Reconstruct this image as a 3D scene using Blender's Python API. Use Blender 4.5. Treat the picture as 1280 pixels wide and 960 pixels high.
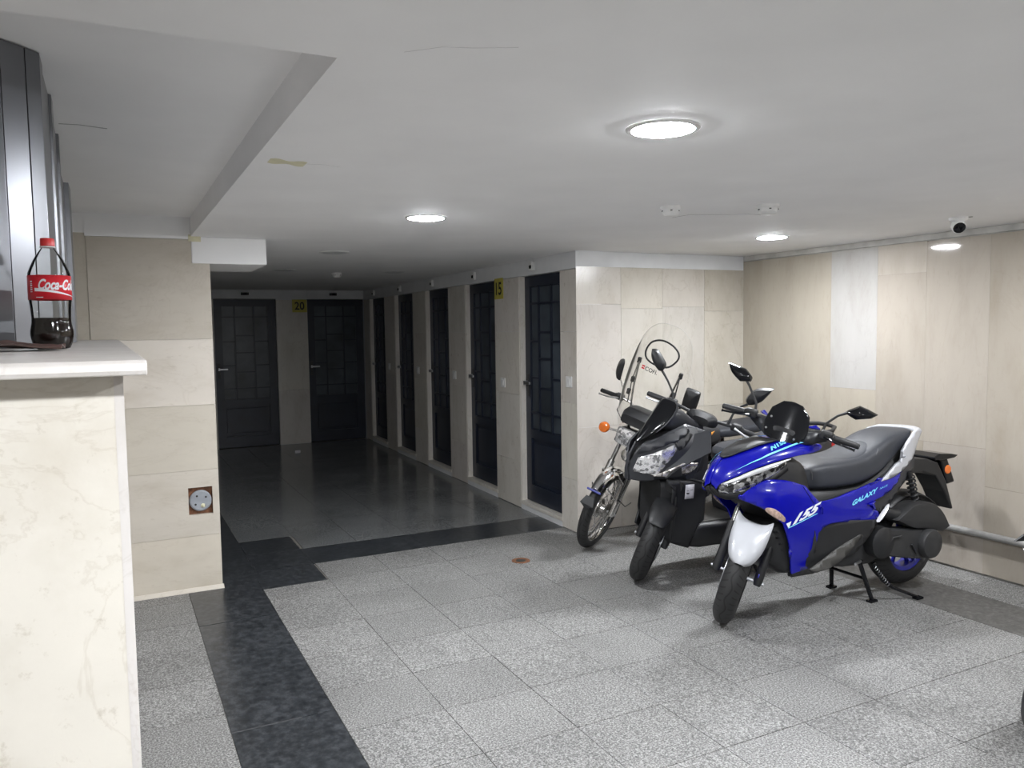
import bpy, bmesh, math, random
from mathutils import Vector, Matrix
random.seed(7)
PI = math.pi
scene = bpy.context.scene
for o in list(bpy.data.objects):
    bpy.data.objects.remove(o, do_unlink=True)
COL = scene.collection

# ---------------------------------------------------------------- camera
CAM_YAW, CAM_PITCH, CAM_ROLL, FOCAL_PX, CAM_H = 0.4661, 0.06983, 0.01437, 993.6, 1.55
cd = bpy.data.cameras.new('camera')
cam = bpy.data.objects.new('camera', cd)
COL.objects.link(cam)
cd.sensor_width = 36.0
cd.lens = 36.0 * FOCAL_PX / 1280.0
cd.clip_start = 0.02
_f = Vector((math.sin(CAM_YAW) * math.cos(CAM_PITCH), math.cos(CAM_YAW) * math.cos(CAM_PITCH), -math.sin(CAM_PITCH)))
_r0 = Vector((math.cos(CAM_YAW), -math.sin(CAM_YAW), 0))
_d0 = _f.cross(_r0)
_r = math.cos(CAM_ROLL) * _r0 + math.sin(CAM_ROLL) * _d0
_d = -math.sin(CAM_ROLL) * _r0 + math.cos(CAM_ROLL) * _d0
_m = Matrix((_r, -_d, -_f)).transposed().to_4x4()
_m.translation = Vector((0, 0, CAM_H))
cam.matrix_world = _m
scene.camera = cam

# ---------------------------------------------------------------- world, exposure
w = bpy.data.worlds.new('world')
scene.world = w
w.use_nodes = True
w.node_tree.nodes['Background'].inputs[0].default_value = (0.02, 0.022, 0.026, 1)
w.node_tree.nodes['Background'].inputs[1].default_value = 1.0
vs = scene.view_settings
vs.view_transform = 'Standard'
vs.look = 'None'
vs.gamma = 1.0
vs.use_curve_mapping = False
vs.exposure = 0.16
LAMP_STRENGTH = 470.0
LAMP_COLOR = (0.94, 0.965, 1.0, 1)

# ---------------------------------------------------------------- dimensions
CEIL = 2.115
RECESS = 2.223
BACK_Y = 5.05          # wall behind the bikes, pillar face
RIGHT_X = 4.70         # right wall
FAR_Y = 11.1           # end of the corridor
def corridor_x(y):     # corridor wall with the doors runs slightly off square
    return 3.08 + 0.0264 * (y - BACK_Y)

# ---------------------------------------------------------------- material helpers
MATS = {}
def new_mat(name):
    m = bpy.data.materials.new(name)
    m.use_nodes = True
    nt = m.node_tree
    b = nt.nodes['Principled BSDF']
    MATS[name] = m
    return m, nt, b
def N(nt, kind, **kw):
    n = nt.nodes.new(kind)
    for k, v in kw.items():
        if k.startswith('i_'):
            key = k[2:]
            key = int(key) if key.isdigit() else key.replace('_', ' ')
            n.inputs[key].default_value = v
        else:
            setattr(n, k, v)
    return n
def ramp(nt, stops):
    n = nt.nodes.new('ShaderNodeValToRGB')
    e = n.color_ramp.elements
    while len(e) > 1:
        e.remove(e[-1])
    e[0].position, e[0].color = stops[0][0], tuple(stops[0][1]) + (1,)
    for p, c in stops[1:]:
        x = e.new(p)
        x.color = tuple(c) + (1,)
    return n
def plain(name, col, rough=0.5, metal=0.0, coat=0.0, var=0.08, scale=18.0, bump=0.0, bscale=200.0, spec=0.5):
    m, nt, b = new_mat(name)
    tc = N(nt, 'ShaderNodeTexCoord')
    nz = N(nt, 'ShaderNodeTexNoise', i_Scale=scale, i_Detail=4.0)
    nt.links.new(tc.outputs['Object'], nz.inputs['Vector'])
    lo = tuple(c * (1 - var) for c in col); hi = tuple(min(1, c * (1 + var)) for c in col)
    r = ramp(nt, [(0.3, lo), (0.7, hi)])
    nt.links.new(nz.outputs[0], r.inputs[0])
    nt.links.new(r.outputs[0], b.inputs['Base Color'])
    b.inputs['Roughness'].default_value = rough
    b.inputs['Metallic'].default_value = metal
    b.inputs['Coat Weight'].default_value = coat
    b.inputs['Coat Roughness'].default_value = 0.05
    b.inputs['Specular IOR Level'].default_value = spec
    if bump:
        n2 = N(nt, 'ShaderNodeTexNoise', i_Scale=bscale, i_Detail=3.0)
        nt.links.new(tc.outputs['Object'], n2.inputs['Vector'])
        bp = N(nt, 'ShaderNodeBump', i_Strength=bump, i_Distance=0.002)
        nt.links.new(n2.outputs[0], bp.inputs['Height'])
        nt.links.new(bp.outputs[0], b.inputs['Normal'])
    return m
def obj_coord(nt, stretch=(1, 1, 1), rnd=True):
    tc = N(nt, 'ShaderNodeTexCoord')
    mp = N(nt, 'ShaderNodeMapping')
    mp.inputs['Scale'].default_value = stretch
    nt.links.new(tc.outputs['Object'], mp.inputs['Vector'])
    if rnd:
        oi = N(nt, 'ShaderNodeObjectInfo')
        mul = N(nt, 'ShaderNodeMath', operation='MULTIPLY', i_1=37.0)
        nt.links.new(oi.outputs['Random'], mul.inputs[0])
        cb = N(nt, 'ShaderNodeCombineXYZ')
        for k in range(3):
            nt.links.new(mul.outputs[0], cb.inputs[k])
        nt.links.new(cb.outputs[0], mp.inputs['Location'])
    return mp
def marble(name, base, stretch=(1, 1, 1), rough=0.22, vein=0.5, dirt=0.4, bump=0.12):
    m, nt, b = new_mat(name)
    mp = obj_coord(nt, stretch)
    n1 = N(nt, 'ShaderNodeTexNoise', i_Scale=5.0, i_Detail=7.0, i_Roughness=0.62)
    n2 = N(nt, 'ShaderNodeTexNoise', i_Scale=34.0, i_Detail=5.0, i_Roughness=0.7)
    n3 = N(nt, 'ShaderNodeTexNoise', i_Scale=3.0, i_Detail=9.0, i_Roughness=0.6, i_Distortion=1.6)
    for n in (n1, n2, n3):
        nt.links.new(mp.outputs[0], n.inputs['Vector'])
    d = tuple(c * k for c, k in zip(base, (0.88, 0.865, 0.835)))
    l = tuple(min(1, c * 1.06) for c in base)
    r1 = ramp(nt, [(0.28, d), (0.5, base), (0.72, l)])
    nt.links.new(n1.outputs[0], r1.inputs[0])
    # fine pits
    r2 = ramp(nt, [(0.30, (0.72, 0.69, 0.64)), (0.40, (1, 1, 1))])
    nt.links.new(n2.outputs[0], r2.inputs[0])
    mx = N(nt, 'ShaderNodeMix', data_type='RGBA', blend_type='MULTIPLY', i_0=dirt)
    nt.links.new(r1.outputs[0], mx.inputs[6]); nt.links.new(r2.outputs[0], mx.inputs[7])
    # thin veins
    r3 = ramp(nt, [(0.485, (1, 1, 1)), (0.5, (0.66, 0.61, 0.54)), (0.515, (1, 1, 1))])
    nt.links.new(n3.outputs[0], r3.inputs[0])
    mv = N(nt, 'ShaderNodeMix', data_type='RGBA', blend_type='MULTIPLY', i_0=vein)
    nt.links.new(mx.outputs[2], mv.inputs[6]); nt.links.new(r3.outputs[0], mv.inputs[7])
    oi = N(nt, 'ShaderNodeObjectInfo')
    mt = N(nt, 'ShaderNodeMix', data_type='RGBA', blend_type='MULTIPLY', i_0=1.0)
    nt.links.new(mv.outputs[2], mt.inputs[6]); nt.links.new(oi.outputs['Color'], mt.inputs[7])
    nt.links.new(mt.outputs[2], b.inputs['Base Color'])
    rr = N(nt, 'ShaderNodeMapRange', i_3=rough * 0.7, i_4=rough * 1.5)
    nt.links.new(n2.outputs[0], rr.inputs[0])
    nt.links.new(rr.outputs[0], b.inputs['Roughness'])
    bp = N(nt, 'ShaderNodeBump', i_Strength=bump, i_Distance=0.002)
    nt.links.new(n2.outputs[0], bp.inputs['Height'])
    nt.links.new(bp.outputs[0], b.inputs['Normal'])
    return m
def granite(name, dark, mid, light, rough, scale=95.0, bump=0.4, contrast=(0.36, 0.5, 0.62)):
    m, nt, b = new_mat(name)
    mp = obj_coord(nt)
    n1 = N(nt, 'ShaderNodeTexNoise', i_Scale=scale, i_Detail=3.0, i_Roughness=0.75)
    n2 = N(nt, 'ShaderNodeTexNoise', i_Scale=2.2, i_Detail=5.0)
    n4 = N(nt, 'ShaderNodeTexVoronoi', i_Scale=scale * 1.4)
    for n in (n1, n4):
        nt.links.new(mp.outputs[0], n.inputs['Vector'])
    ge = N(nt, 'ShaderNodeNewGeometry')
    nt.links.new(ge.outputs['Position'], n2.inputs['Vector'])
    r1 = ramp(nt, [(contrast[0], dark), (contrast[1], mid), (contrast[2], light)])
    nt.links.new(n1.outputs[0], r1.inputs[0])
    r4 = ramp(nt, [(0.0, (0.80, 0.80, 0.80)), (1.0, (1.12, 1.12, 1.12))])
    nt.links.new(n4.outputs['Color'], r4.inputs[0])
    m0 = N(nt, 'ShaderNodeMix', data_type='RGBA', blend_type='MULTIPLY', i_0=1.0)
    nt.links.new(r1.outputs[0], m0.inputs[6]); nt.links.new(r4.outputs[0], m0.inputs[7])
    # worn and dirty stretches
    r2 = ramp(nt, [(0.30, (0.78, 0.78, 0.78)), (0.62, (1, 1, 1))])
    nt.links.new(n2.outputs[0], r2.inputs[0])
    mx = N(nt, 'ShaderNodeMix', data_type='RGBA', blend_type='MULTIPLY', i_0=0.85)
    nt.links.new(m0.outputs[2], mx.inputs[6]); nt.links.new(r2.outputs[0], mx.inputs[7])
    oi = N(nt, 'ShaderNodeObjectInfo')
    rv = N(nt, 'ShaderNodeMapRange', i_3=0.93, i_4=1.06)
    nt.links.new(oi.outputs['Random'], rv.inputs[0])
    mt = N(nt, 'ShaderNodeMix', data_type='RGBA', blend_type='MULTIPLY', i_0=1.0)
    nt.links.new(mx.outputs[2], mt.inputs[6]); nt.links.new(rv.outputs[0], mt.inputs[7])
    nt.links.new(mt.outputs[2], b.inputs['Base Color'])
    b.inputs['Roughness'].default_value = rough
    if bump:
        bp = N(nt, 'ShaderNodeBump', i_Strength=bump, i_Distance=0.0025)
        nt.links.new(n1.outputs[0], bp.inputs['Height'])
        nt.links.new(bp.outputs[0], b.inputs['Normal'])
    return m
def emit(name, col, strength):
    m, nt, b = new_mat(name)
    b.inputs['Base Color'].default_value = (0.9, 0.9, 0.9, 1)
    b.inputs['Emission Color'].default_value = col
    b.inputs['Emission Strength'].default_value = strength
    return m
def clear(name, tint, rough=0.02, ior=1.45):
    """thin clear sheet: see-through with mirror reflection growing at grazing angles"""
    m, nt, b = new_mat(name)
    out = nt.nodes['Material Output']
    tr = N(nt, 'ShaderNodeBsdfTransparent')
    tr.inputs[0].default_value = tuple(tint) + (1,)
    gl = N(nt, 'ShaderNodeBsdfGlossy', i_Roughness=rough)
    gl.inputs[0].default_value = (1, 1, 1, 1)
    fr = N(nt, 'ShaderNodeFresnel', i_IOR=ior)
    mx = N(nt, 'ShaderNodeMixShader')
    nt.links.new(fr.outputs[0], mx.inputs[0])
    nt.links.new(tr.outputs[0], mx.inputs[1]); nt.links.new(gl.outputs[0], mx.inputs[2])
    nt.links.new(mx.outputs[0], out.inputs['Surface'])
    return m

marble('marble_wall', (0.415, 0.374, 0.322), (1, 1, 0.3), 0.05, vein=0.10, dirt=0.25, bump=0.02)
marble('marble_back', (0.545, 0.513, 0.462), (1, 1, 0.5), 0.22, vein=0.28, dirt=0.3)
marble('marble_pillar', (0.60, 0.555, 0.485), (0.5, 0.5, 1.2), 0.3, vein=0.15, dirt=0.35)
marble('marble_parapet', (0.66, 0.625, 0.56), (1, 1, 1), 0.35, vein=0.25, dirt=0.6)
marble('marble_cap', (0.63, 0.60, 0.575), (1, 1, 1), 0.4, vein=0.2, dirt=0.3)
marble('marble_corridor', (0.66, 0.63, 0.58), (1, 1, 0.4), 0.28, vein=0.3)
granite('granite_flamed', (0.062, 0.062, 0.062), (0.208, 0.206, 0.200), (0.435, 0.431, 0.42), 0.55, scale=140.0)
granite('granite_polished', (0.055, 0.06, 0.062), (0.165, 0.172, 0.176), (0.30, 0.308, 0.305), 0.17, scale=130, bump=0.0)
granite('granite_black', (0.020, 0.023, 0.027), (0.034, 0.038, 0.043), (0.060, 0.065, 0.072), 0.28, scale=25, bump=0.0)
granite('granite_border', (0.085, 0.083, 0.080), (0.115, 0.112, 0.107), (0.15, 0.147, 0.14), 0.40, scale=40, bump=0.05)
plain('grout', (0.16, 0.15, 0.135), 0.9)
plain('ceiling_paint', (0.90, 0.90, 0.90), 0.75, var=0.025, scale=3)
plain('plaster', (0.72, 0.73, 0.74), 0.7, var=0.05, scale=6)
plain('old_plaster', (0.50, 0.49, 0.46), 0.8, var=0.18, scale=9)
plain('room_wall', (0.70, 0.68, 0.64), 0.6, var=0.05, scale=3)
plain('dark_gap', (0.03, 0.028, 0.025), 0.9)
plain('door_paint', (0.013, 0.018, 0.032), 0.38, var=0.25, scale=5)
plain('door_glass', (0.048, 0.060, 0.074), 0.3, var=0.5, scale=3)
plain('yellow_sign', (0.52, 0.46, 0.08), 0.5)
plain('black_ink', (0.01, 0.01, 0.012), 0.6)
plain('white_plastic', (0.75, 0.75, 0.74), 0.4)
plain('grey_plastic', (0.33, 0.34, 0.36), 0.45)
plain('fuse_grey', (0.30, 0.32, 0.35), 0.5, var=0.12)
plain('chrome', (0.72, 0.72, 0.72), 0.12, metal=1.0, var=0.03)
plain('old_chrome', (0.60, 0.59, 0.57), 0.25, metal=1.0, var=0.15, scale=40)
plain('steel', (0.50, 0.51, 0.53), 0.35, metal=1.0, var=0.08)
plain('shutter_steel', (0.19, 0.195, 0.21), 0.30, metal=0.85, var=0.05, scale=4)
plain('pipe_grey', (0.27, 0.265, 0.255), 0.5, var=0.15)
plain('rust', (0.16, 0.07, 0.035), 0.8, var=0.4, scale=60)
plain('tape_yellow', (0.68, 0.65, 0.46), 0.7, var=0.1, scale=30)
plain('crack', (0.33, 0.33, 0.33), 0.9)
plain('hairline', (0.62, 0.62, 0.62), 0.9)
plain('brown_paper', (0.085, 0.050, 0.042), 0.55, var=0.35, scale=12, bump=0.5, bscale=30)
plain('paint_blue', (0.003, 0.004, 0.29), 0.25, coat=0.55, var=0.05, spec=0.25)
plain('rim_blue', (0.02, 0.025, 0.40), 0.35, coat=0.4)
plain('paint_white', (0.46, 0.47, 0.50), 0.30, coat=0.5, var=0.02)
plain('matte_black', (0.012, 0.0125, 0.014), 0.48, var=0.12, bump=0.08, bscale=500)
plain('matte_graphite', (0.024, 0.0255, 0.030), 0.38, var=0.08)
plain('gloss_black', (0.005, 0.0055, 0.007), 0.10, coat=0.0, spec=0.35)
plain('dark_plastic', (0.019, 0.0195, 0.021), 0.5, var=0.1, bump=0.15, bscale=700)
plain('engine_grey', (0.026, 0.0265, 0.028), 0.45, var=0.15)
plain('foot_grey', (0.042, 0.041, 0.038), 0.5, var=0.2, scale=40)
plain('seat_vinyl', (0.027, 0.030, 0.038), 0.48, var=0.08, bump=0.35, bscale=450)
plain('seat_vinyl_light', (0.036, 0.040, 0.049), 0.45, var=0.08, bump=0.35, bscale=450)
plain('stitch_grey', (0.10, 0.10, 0.105), 0.6)
plain('decal_cyan', (0.20, 0.66, 0.95), 0.35)
plain('decal_white', (0.75, 0.78, 0.82), 0.35)
plain('amber', (0.70, 0.16, 0.02), 0.25, coat=0.5)
plain('smoked_lens', (0.42, 0.30, 0.24), 0.15, coat=0.8, var=0.4, scale=60)
plain('led_silver', (0.70, 0.71, 0.73), 0.25, metal=0.3)
plain('orange_logo', (0.60, 0.26, 0.04), 0.4)
plain('red_plastic', (0.62, 0.03, 0.03), 0.35, coat=0.3)
plain('label_red', (0.60, 0.018, 0.03), 0.35, var=0.06)
plain('cola', (0.010, 0.005, 0.004), 0.06, coat=0.5)
plain('sticker_white', (0.66, 0.65, 0.68), 0.5)
plain('mirror_face', (0.6, 0.6, 0.62), 0.03, metal=1.0, var=0.01)
plain('blue_rubber', (0.02, 0.03, 0.20), 0.5)
plain('acrylic_edge', (0.55, 0.55, 0.53), 0.3)
clear('acrylic', (0.965, 0.965, 0.955))
clear('pet', (0.93, 0.94, 0.93), ior=1.16)
clear('lens_clear', (0.95, 0.95, 0.96))
emit('lamp_on', LAMP_COLOR, LAMP_STRENGTH)
plain('lamp_off', (0.62, 0.63, 0.63), 0.4)

def facet_lens(name, dark, bright, scale, th):
    """faceted reflector seen under a polished lens"""
    m, nt, b = new_mat(name)
    tc = N(nt, 'ShaderNodeTexCoord')
    v = N(nt, 'ShaderNodeTexVoronoi', i_Scale=scale)
    nt.links.new(tc.outputs['Object'], v.inputs['Vector'])
    sp = N(nt, 'ShaderNodeSeparateColor')
    nt.links.new(v.outputs['Color'], sp.inputs[0])
    r = ramp(nt, [(th - 0.12, dark), (th + 0.12, bright)])
    nt.links.new(sp.outputs[0], r.inputs[0])
    nt.links.new(r.outputs[0], b.inputs['Base Color'])
    b.inputs['Metallic'].default_value = 0.75
    b.inputs['Roughness'].default_value = 0.16
    b.inputs['Coat Weight'].default_value = 1.0
    b.inputs['Coat Roughness'].default_value = 0.03
    bp = N(nt, 'ShaderNodeBump', i_Strength=0.8, i_Distance=0.006)
    nt.links.new(v.outputs['Color'], bp.inputs['Height'])
    nt.links.new(bp.outputs[0], b.inputs['Normal'])
    return m
facet_lens('headlight_dark', (0.02, 0.02, 0.022), (0.55, 0.55, 0.56), 45, 0.62)
facet_lens('headlight_bright', (0.25, 0.25, 0.26), (0.92, 0.92, 0.93), 60, 0.30)
facet_lens('blinker_lens', (0.30, 0.27, 0.25), (0.75, 0.72, 0.70), 40, 0.35)

def tyre_mat():
    m, nt, b = new_mat('tyre')
    uv = N(nt, 'ShaderNodeUVMap'); uv.uv_map = 'tread'
    sp = N(nt, 'ShaderNodeSeparateXYZ')
    nt.links.new(uv.outputs[0], sp.inputs[0])
    def M(op, a, bb=None, c=None):
        n = N(nt, 'ShaderNodeMath', operation=op)
        for k, x in enumerate((a, bb, c)):
            if x is None: continue
            if isinstance(x, (int, float)): n.inputs[k].default_value = x
            else: nt.links.new(x, n.inputs[k])
        return n.outputs[0]
    U, V = sp.outputs[0], sp.outputs[1]            # U turns round the wheel, V -1..1 across
    # wavy centre groove
    wav = M('MULTIPLY', M('SINE', M('MULTIPLY', U, 2 * PI * 14)), 0.10)
    cen = M('LESS_THAN', M('ABSOLUTE', M('SUBTRACT', V, wav)), 0.045)
    # slanted side grooves
    av = M('ABSOLUTE', V)
    sl = M('FRACT', M('ADD', M('MULTIPLY', U, 42.0), M('MULTIPLY', av, 1.3)))
    g = M('LESS_THAN', sl, 0.22)
    band = M('MULTIPLY', M('GREATER_THAN', av, 0.24), M('LESS_THAN', av, 0.72))
    sg = M('MULTIPLY', g, band)
    tot = M('MAXIMUM', cen, sg)
    mx = N(nt, 'ShaderNodeMix', data_type='RGBA')
    mx.inputs[6].default_value = (0.021, 0.021, 0.022, 1)
    mx.inputs[7].default_value = (0.006, 0.006, 0.006, 1)
    nt.links.new(tot, mx.inputs[0])
    nt.links.new(mx.outputs[2], b.inputs['Base Color'])
    b.inputs['Roughness'].default_value = 0.62
    bp = N(nt, 'ShaderNodeBump', i_Strength=1.0, i_Distance=0.004, invert=True)
    nt.links.new(tot, bp.inputs['Height'])
    nt.links.new(bp.outputs[0], b.inputs['Normal'])
tyre_mat()
# ---------------------------------------------------------------- mesh helpers
class MB:
    def __init__(s):
        s.v = []; s.f = []
    def add(s, v, f):
        o = len(s.v)
        s.v += [tuple(p) for p in v]
        s.f += [tuple(i + o for i in q) for q in f]
        return s
    def box(s, c, d, M=None):
        x, y, z = (k / 2 for k in d)
        v = [Vector((a * x, b * y, e * z)) for a in (-1, 1) for b in (-1, 1) for e in (-1, 1)]
        if M is not None: v = [M @ p for p in v]
        v = [p + Vector(c) for p in v]
        return s.add(v, [(0, 1, 3, 2), (4, 6, 7, 5), (0, 4, 5, 1), (2, 3, 7, 6), (0, 2, 6, 4), (1, 5, 7, 3)])
    def bx(s, x0, x1, y0, y1, z0, z1):
        return s.box(((x0 + x1) / 2, (y0 + y1) / 2, (z0 + z1) / 2), (abs(x1 - x0), abs(y1 - y0), abs(z1 - z0)))
    def grid(s, rows, cu=False, cv=False, cap=False):
        n, m = len(rows), len(rows[0])
        v = [p for r in rows for p in r]
        f = []
        for i in range(n if cu else n - 1):
            for j in range(m if cv else m - 1):
                a, b = i, (i + 1) % n
                c, d = j, (j + 1) % m
                f.append((a * m + c, a * m + d, b * m + d, b * m + c))
        if cap:
            f.append(tuple(range(m - 1, -1, -1)))
            f.append(tuple((n - 1) * m + k for k in range(m)))
        return s.add(v, f)
    def tube(s, path, r, n=8, closed=False, caps=True):
        P = [Vector(p) for p in path]
        R = r if isinstance(r, (list, tuple)) else [r] * len(P)
        k = len(P)
        T = []
        for i in range(k):
            a = P[(i - 1) % k] if (closed or i > 0) else P[i]
            b = P[(i + 1) % k] if (closed or i < k - 1) else P[i]
            T.append((b - a).normalized())
        u = T[0].orthogonal().normalized()
        rows = []
        for i in range(k):
            u = (u - T[i] * u.dot(T[i]))
            u = u.normalized() if u.length > 1e-6 else T[i].orthogonal().normalized()
            w_ = T[i].cross(u)
            rows.append([P[i] + (u * math.cos(q) + w_ * math.sin(q)) * R[i] for q in [2 * PI * j / n for j in range(n)]])
        return s.grid(rows, cu=closed, cv=True, cap=caps and not closed)
    def lathe(s, prof, c, axis, n=24, closed=False, caps=False):
        """prof: list of (radius, along)"""
        ax = Vector(axis).normalized()
        u = ax.orthogonal().normalized(); w_ = ax.cross(u)
        c = Vector(c)
        rows = [[c + ax * h + (u * math.cos(q) + w_ * math.sin(q)) * r for q in [2 * PI * j / n for j in range(n)]] for r, h in prof]
        return s.grid(rows, cu=closed, cv=True, cap=caps)
    def prism(s, poly, y0, y1):
        """poly in the x-z plane, extruded along y"""
        n = len(poly)
        v = [(x, y0, z) for x, z in poly] + [(x, y1, z) for x, z in poly]
        f = [(i, (i + 1) % n, n + (i + 1) % n, n + i) for i in range(n)]
        f += [tuple(range(n - 1, -1, -1)), tuple(range(n, 2 * n))]
        return s.add(v, f)
    def xf(s, M):
        s.v = [tuple(M @ Vector(p)) for p in s.v]
        return s
    def mirror(s):
        t = MB(); t.v = [(x, -y, z) for x, y, z in s.v]; t.f = [tuple(reversed(q)) for q in s.f]
        return t

def pl(x, t):
    t = sorted(t)
    if x <= t[0][0]: return t[0][1]
    for (a, b), (c, d) in zip(t, t[1:]):
        if x <= c: return b + (d - b) * (x - a) / (c - a)
    return t[-1][1]
def ps(x, t):
    """smooth table lookup"""
    t = sorted(t)
    if x <= t[0][0]: return t[0][1]
    if x >= t[-1][0]: return t[-1][1]
    n = len(t)
    def m(i):
        if i == 0 or i == n - 1: return 0.0
        return (t[i + 1][1] - t[i - 1][1]) / (t[i + 1][0] - t[i - 1][0])
    for i in range(n - 1):
        if x <= t[i + 1][0]:
            h = t[i + 1][0] - t[i][0]; u = (x - t[i][0]) / h
            return (2 * u ** 3 - 3 * u * u + 1) * t[i][1] + (u ** 3 - 2 * u * u + u) * h * m(i) + (-2 * u ** 3 + 3 * u * u) * t[i + 1][1] + (u ** 3 - u * u) * h * m(i + 1)
def plane3(p, q, r):
    """y = f(x, z) of the plane through three (x, z, y) points"""
    (x1, z1, y1), (x2, z2, y2), (x3, z3, y3) = p, q, r
    D = (x2 - x1) * (z3 - z1) - (x3 - x1) * (z2 - z1)
    A = ((y2 - y1) * (z3 - z1) - (y3 - y1) * (z2 - z1)) / D
    B = ((x2 - x1) * (y3 - y1) - (x3 - x1) * (y2 - y1)) / D
    return lambda a, z: y1 + A * (a - x1) + B * (z - z1)
def smooth_outline(pts, n=5):
    """closed Catmull-Rom outline; a point with a third entry is a hard corner"""
    k = len(pts); out = []
    P = [Vector(p[:2]) for p in pts]; C = [len(p) > 2 for p in pts]
    for i in range(k):
        p1, p2 = P[i], P[(i + 1) % k]
        p0 = P[i - 1] if not C[i] else p1 * 2 - p2
        p3 = P[(i + 2) % k] if not C[(i + 1) % k] else p2 * 2 - p1
        for j in range(n):
            t = j / n
            q = 0.5 * ((2 * p1) + (p2 - p0) * t + (2 * p0 - 5 * p1 + 4 * p2 - p3) * t * t + (3 * p1 - p0 - 3 * p2 + p3) * t ** 3)
            out.append((q.x, q.y))
    return out
def drape(outline, f, off=0.0, step=0.035, side=1, plane='xz'):
    """sheet cut to an outline and laid over y = f(x, z) (or x = f(y, z))"""
    bm = bmesh.new()
    vs_ = [bm.verts.new((a, 0, b)) for a, b in outline]
    bm.faces.new(vs_)
    bmesh.ops.triangulate(bm, faces=bm.faces[:])
    for ax in (0, 2):
        vals = [p[0] if ax == 0 else p[1] for p in outline]
        lo, hi = min(vals), max(vals)
        k = math.ceil(lo / step)
        while k * step < hi:
            nrm = Vector((1, 0, 0)) if ax == 0 else Vector((0, 0, 1))
            bmesh.ops.bisect_plane(bm, geom=bm.verts[:] + bm.edges[:] + bm.faces[:], plane_co=nrm * (k * step), plane_no=nrm, dist=1e-5)
            k += 1
    bmesh.ops.recalc_face_normals(bm, faces=bm.faces[:])
    want = 1
    bm.normal_update()
    flip = sum(q.normal.y * q.calc_area() for q in bm.faces) < 0
    mb = MB()
    bm.verts.index_update()
    for v in bm.verts:
        a, b = v.co.x, v.co.z
        d = f(a, b) + off
        mb.v.append((a, d, b) if plane == 'xz' else (d, a, b))
    for q in bm.faces:
        ids = [v.index for v in q.verts]
        if flip: ids.reverse()
        if plane != 'xz': ids.reverse()
        mb.f.append(tuple(ids))
    bm.free()
    return mb if side == 1 else mb.mirror()
def super_loft(secs, n=20, e=3.0):
    """secs: (x, half width, z bottom, z top[, exponent])"""
    rows = []
    for q in secs:
        x, hw, zb, zt = q[:4]; ee = q[4] if len(q) > 4 else e
        zc, hz = (zb + zt) / 2, (zt - zb) / 2
        row = []
        for j in range(n):
            a = 2 * PI * j / n
            ca, sa = math.cos(a), math.sin(a)
            row.append((x, hw * math.copysign(abs(ca) ** (2 / ee), ca), zc + hz * math.copysign(abs(sa) ** (2 / ee), sa)))
        rows.append(row)
    return MB().grid(rows, cv=True, cap=True)

def link(o, parent=None):
    COL.objects.link(o)
    if parent is not None: o.parent = parent
    return o
def O(name, mb, mat, parent=None, smooth=35, sub=0, solid=0, bevel=0, bseg=2, xf=None, loc=None, soff=-1):
    if xf is not None:
        mb = MB().add(mb.v, mb.f).xf(xf)
    me = bpy.data.meshes.new(name)
    V = mb.v
    if loc is not None:
        V = [(x - loc[0], y - loc[1], z - loc[2]) for x, y, z in V]
    me.from_pydata(V, [], mb.f)
    me.validate()
    bm = bmesh.new(); bm.from_mesh(me)
    if not solid:
        bmesh.ops.remove_doubles(bm, verts=bm.verts[:], dist=1e-5)
        bmesh.ops.recalc_face_normals(bm, faces=bm.faces[:])
    bm.to_mesh(me); bm.free()
    me.materials.append(MATS[mat])
    if smooth:
        for p in me.polygons: p.use_smooth = True
        me.set_sharp_from_angle(angle=math.radians(smooth))
    o = bpy.data.objects.new(name, me)
    link(o, parent)
    if loc is not None: o.location = loc
    if solid:
        md = o.modifiers.new('solid', 'SOLIDIFY'); md.thickness = solid; md.offset = soff
    if bevel:
        md = o.modifiers.new('bevel', 'BEVEL'); md.width = bevel; md.segments = bseg; md.limit_method = 'ANGLE'; md.angle_limit = math.radians(40)
    if sub:
        md = o.modifiers.new('sub', 'SUBSURF'); md.levels = sub; md.render_levels = sub
    return o
def tag(o, label, cat, group=None):
    o['label'] = label; o['category'] = cat
    if group: o['group'] = group
    return o
def struct(o, label=None):
    o['kind'] = 'structure'
    if label: o['label'] = label
    return o
def empty(name, loc=(0, 0, 0), rot=(0, 0, 0)):
    o = bpy.data.objects.new(name, None)
    o.empty_display_size = 0.2
    link(o); o.location = loc; o.rotation_euler = rot
    return o
def copy_tree(o, parent=None):
    c = o.copy(); COL.objects.link(c); c.parent = parent
    for ch in list(o.children): copy_tree(ch, c)
    return c
def text_mb(body, shear=0.0, bold=0.0):
    """flat letter outlines as a mesh, unit height, x from 0; returns (MB, width)"""
    cu = bpy.data.curves.new('lettering', 'FONT')
    cu.body = body; cu.size = 1.0; cu.shear = shear; cu.offset = bold
    cu.resolution_u = 4
    ob = bpy.data.objects.new('lettering', cu); COL.objects.link(ob)
    dg_ = bpy.context.evaluated_depsgraph_get()
    me = bpy.data.meshes.new_from_object(ob.evaluated_get(dg_))
    mb = MB()
    mb.v = [tuple(v.co) for v in me.vertices]; mb.f = [tuple(p.vertices) for p in me.polygons]
    bpy.data.objects.remove(ob, do_unlink=True); bpy.data.curves.remove(cu); bpy.data.meshes.remove(me)
    xs = [v[0] for v in mb.v]; ys = [v[1] for v in mb.v]
    x0, x1, y0, y1 = min(xs), max(xs), min(ys), max(ys)
    h = y1 - y0
    mb.v = [((x - x0) / h, (y - y0) / h, 0) for x, y, z in mb.v]
    return mb, (x1 - x0) / h
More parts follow.
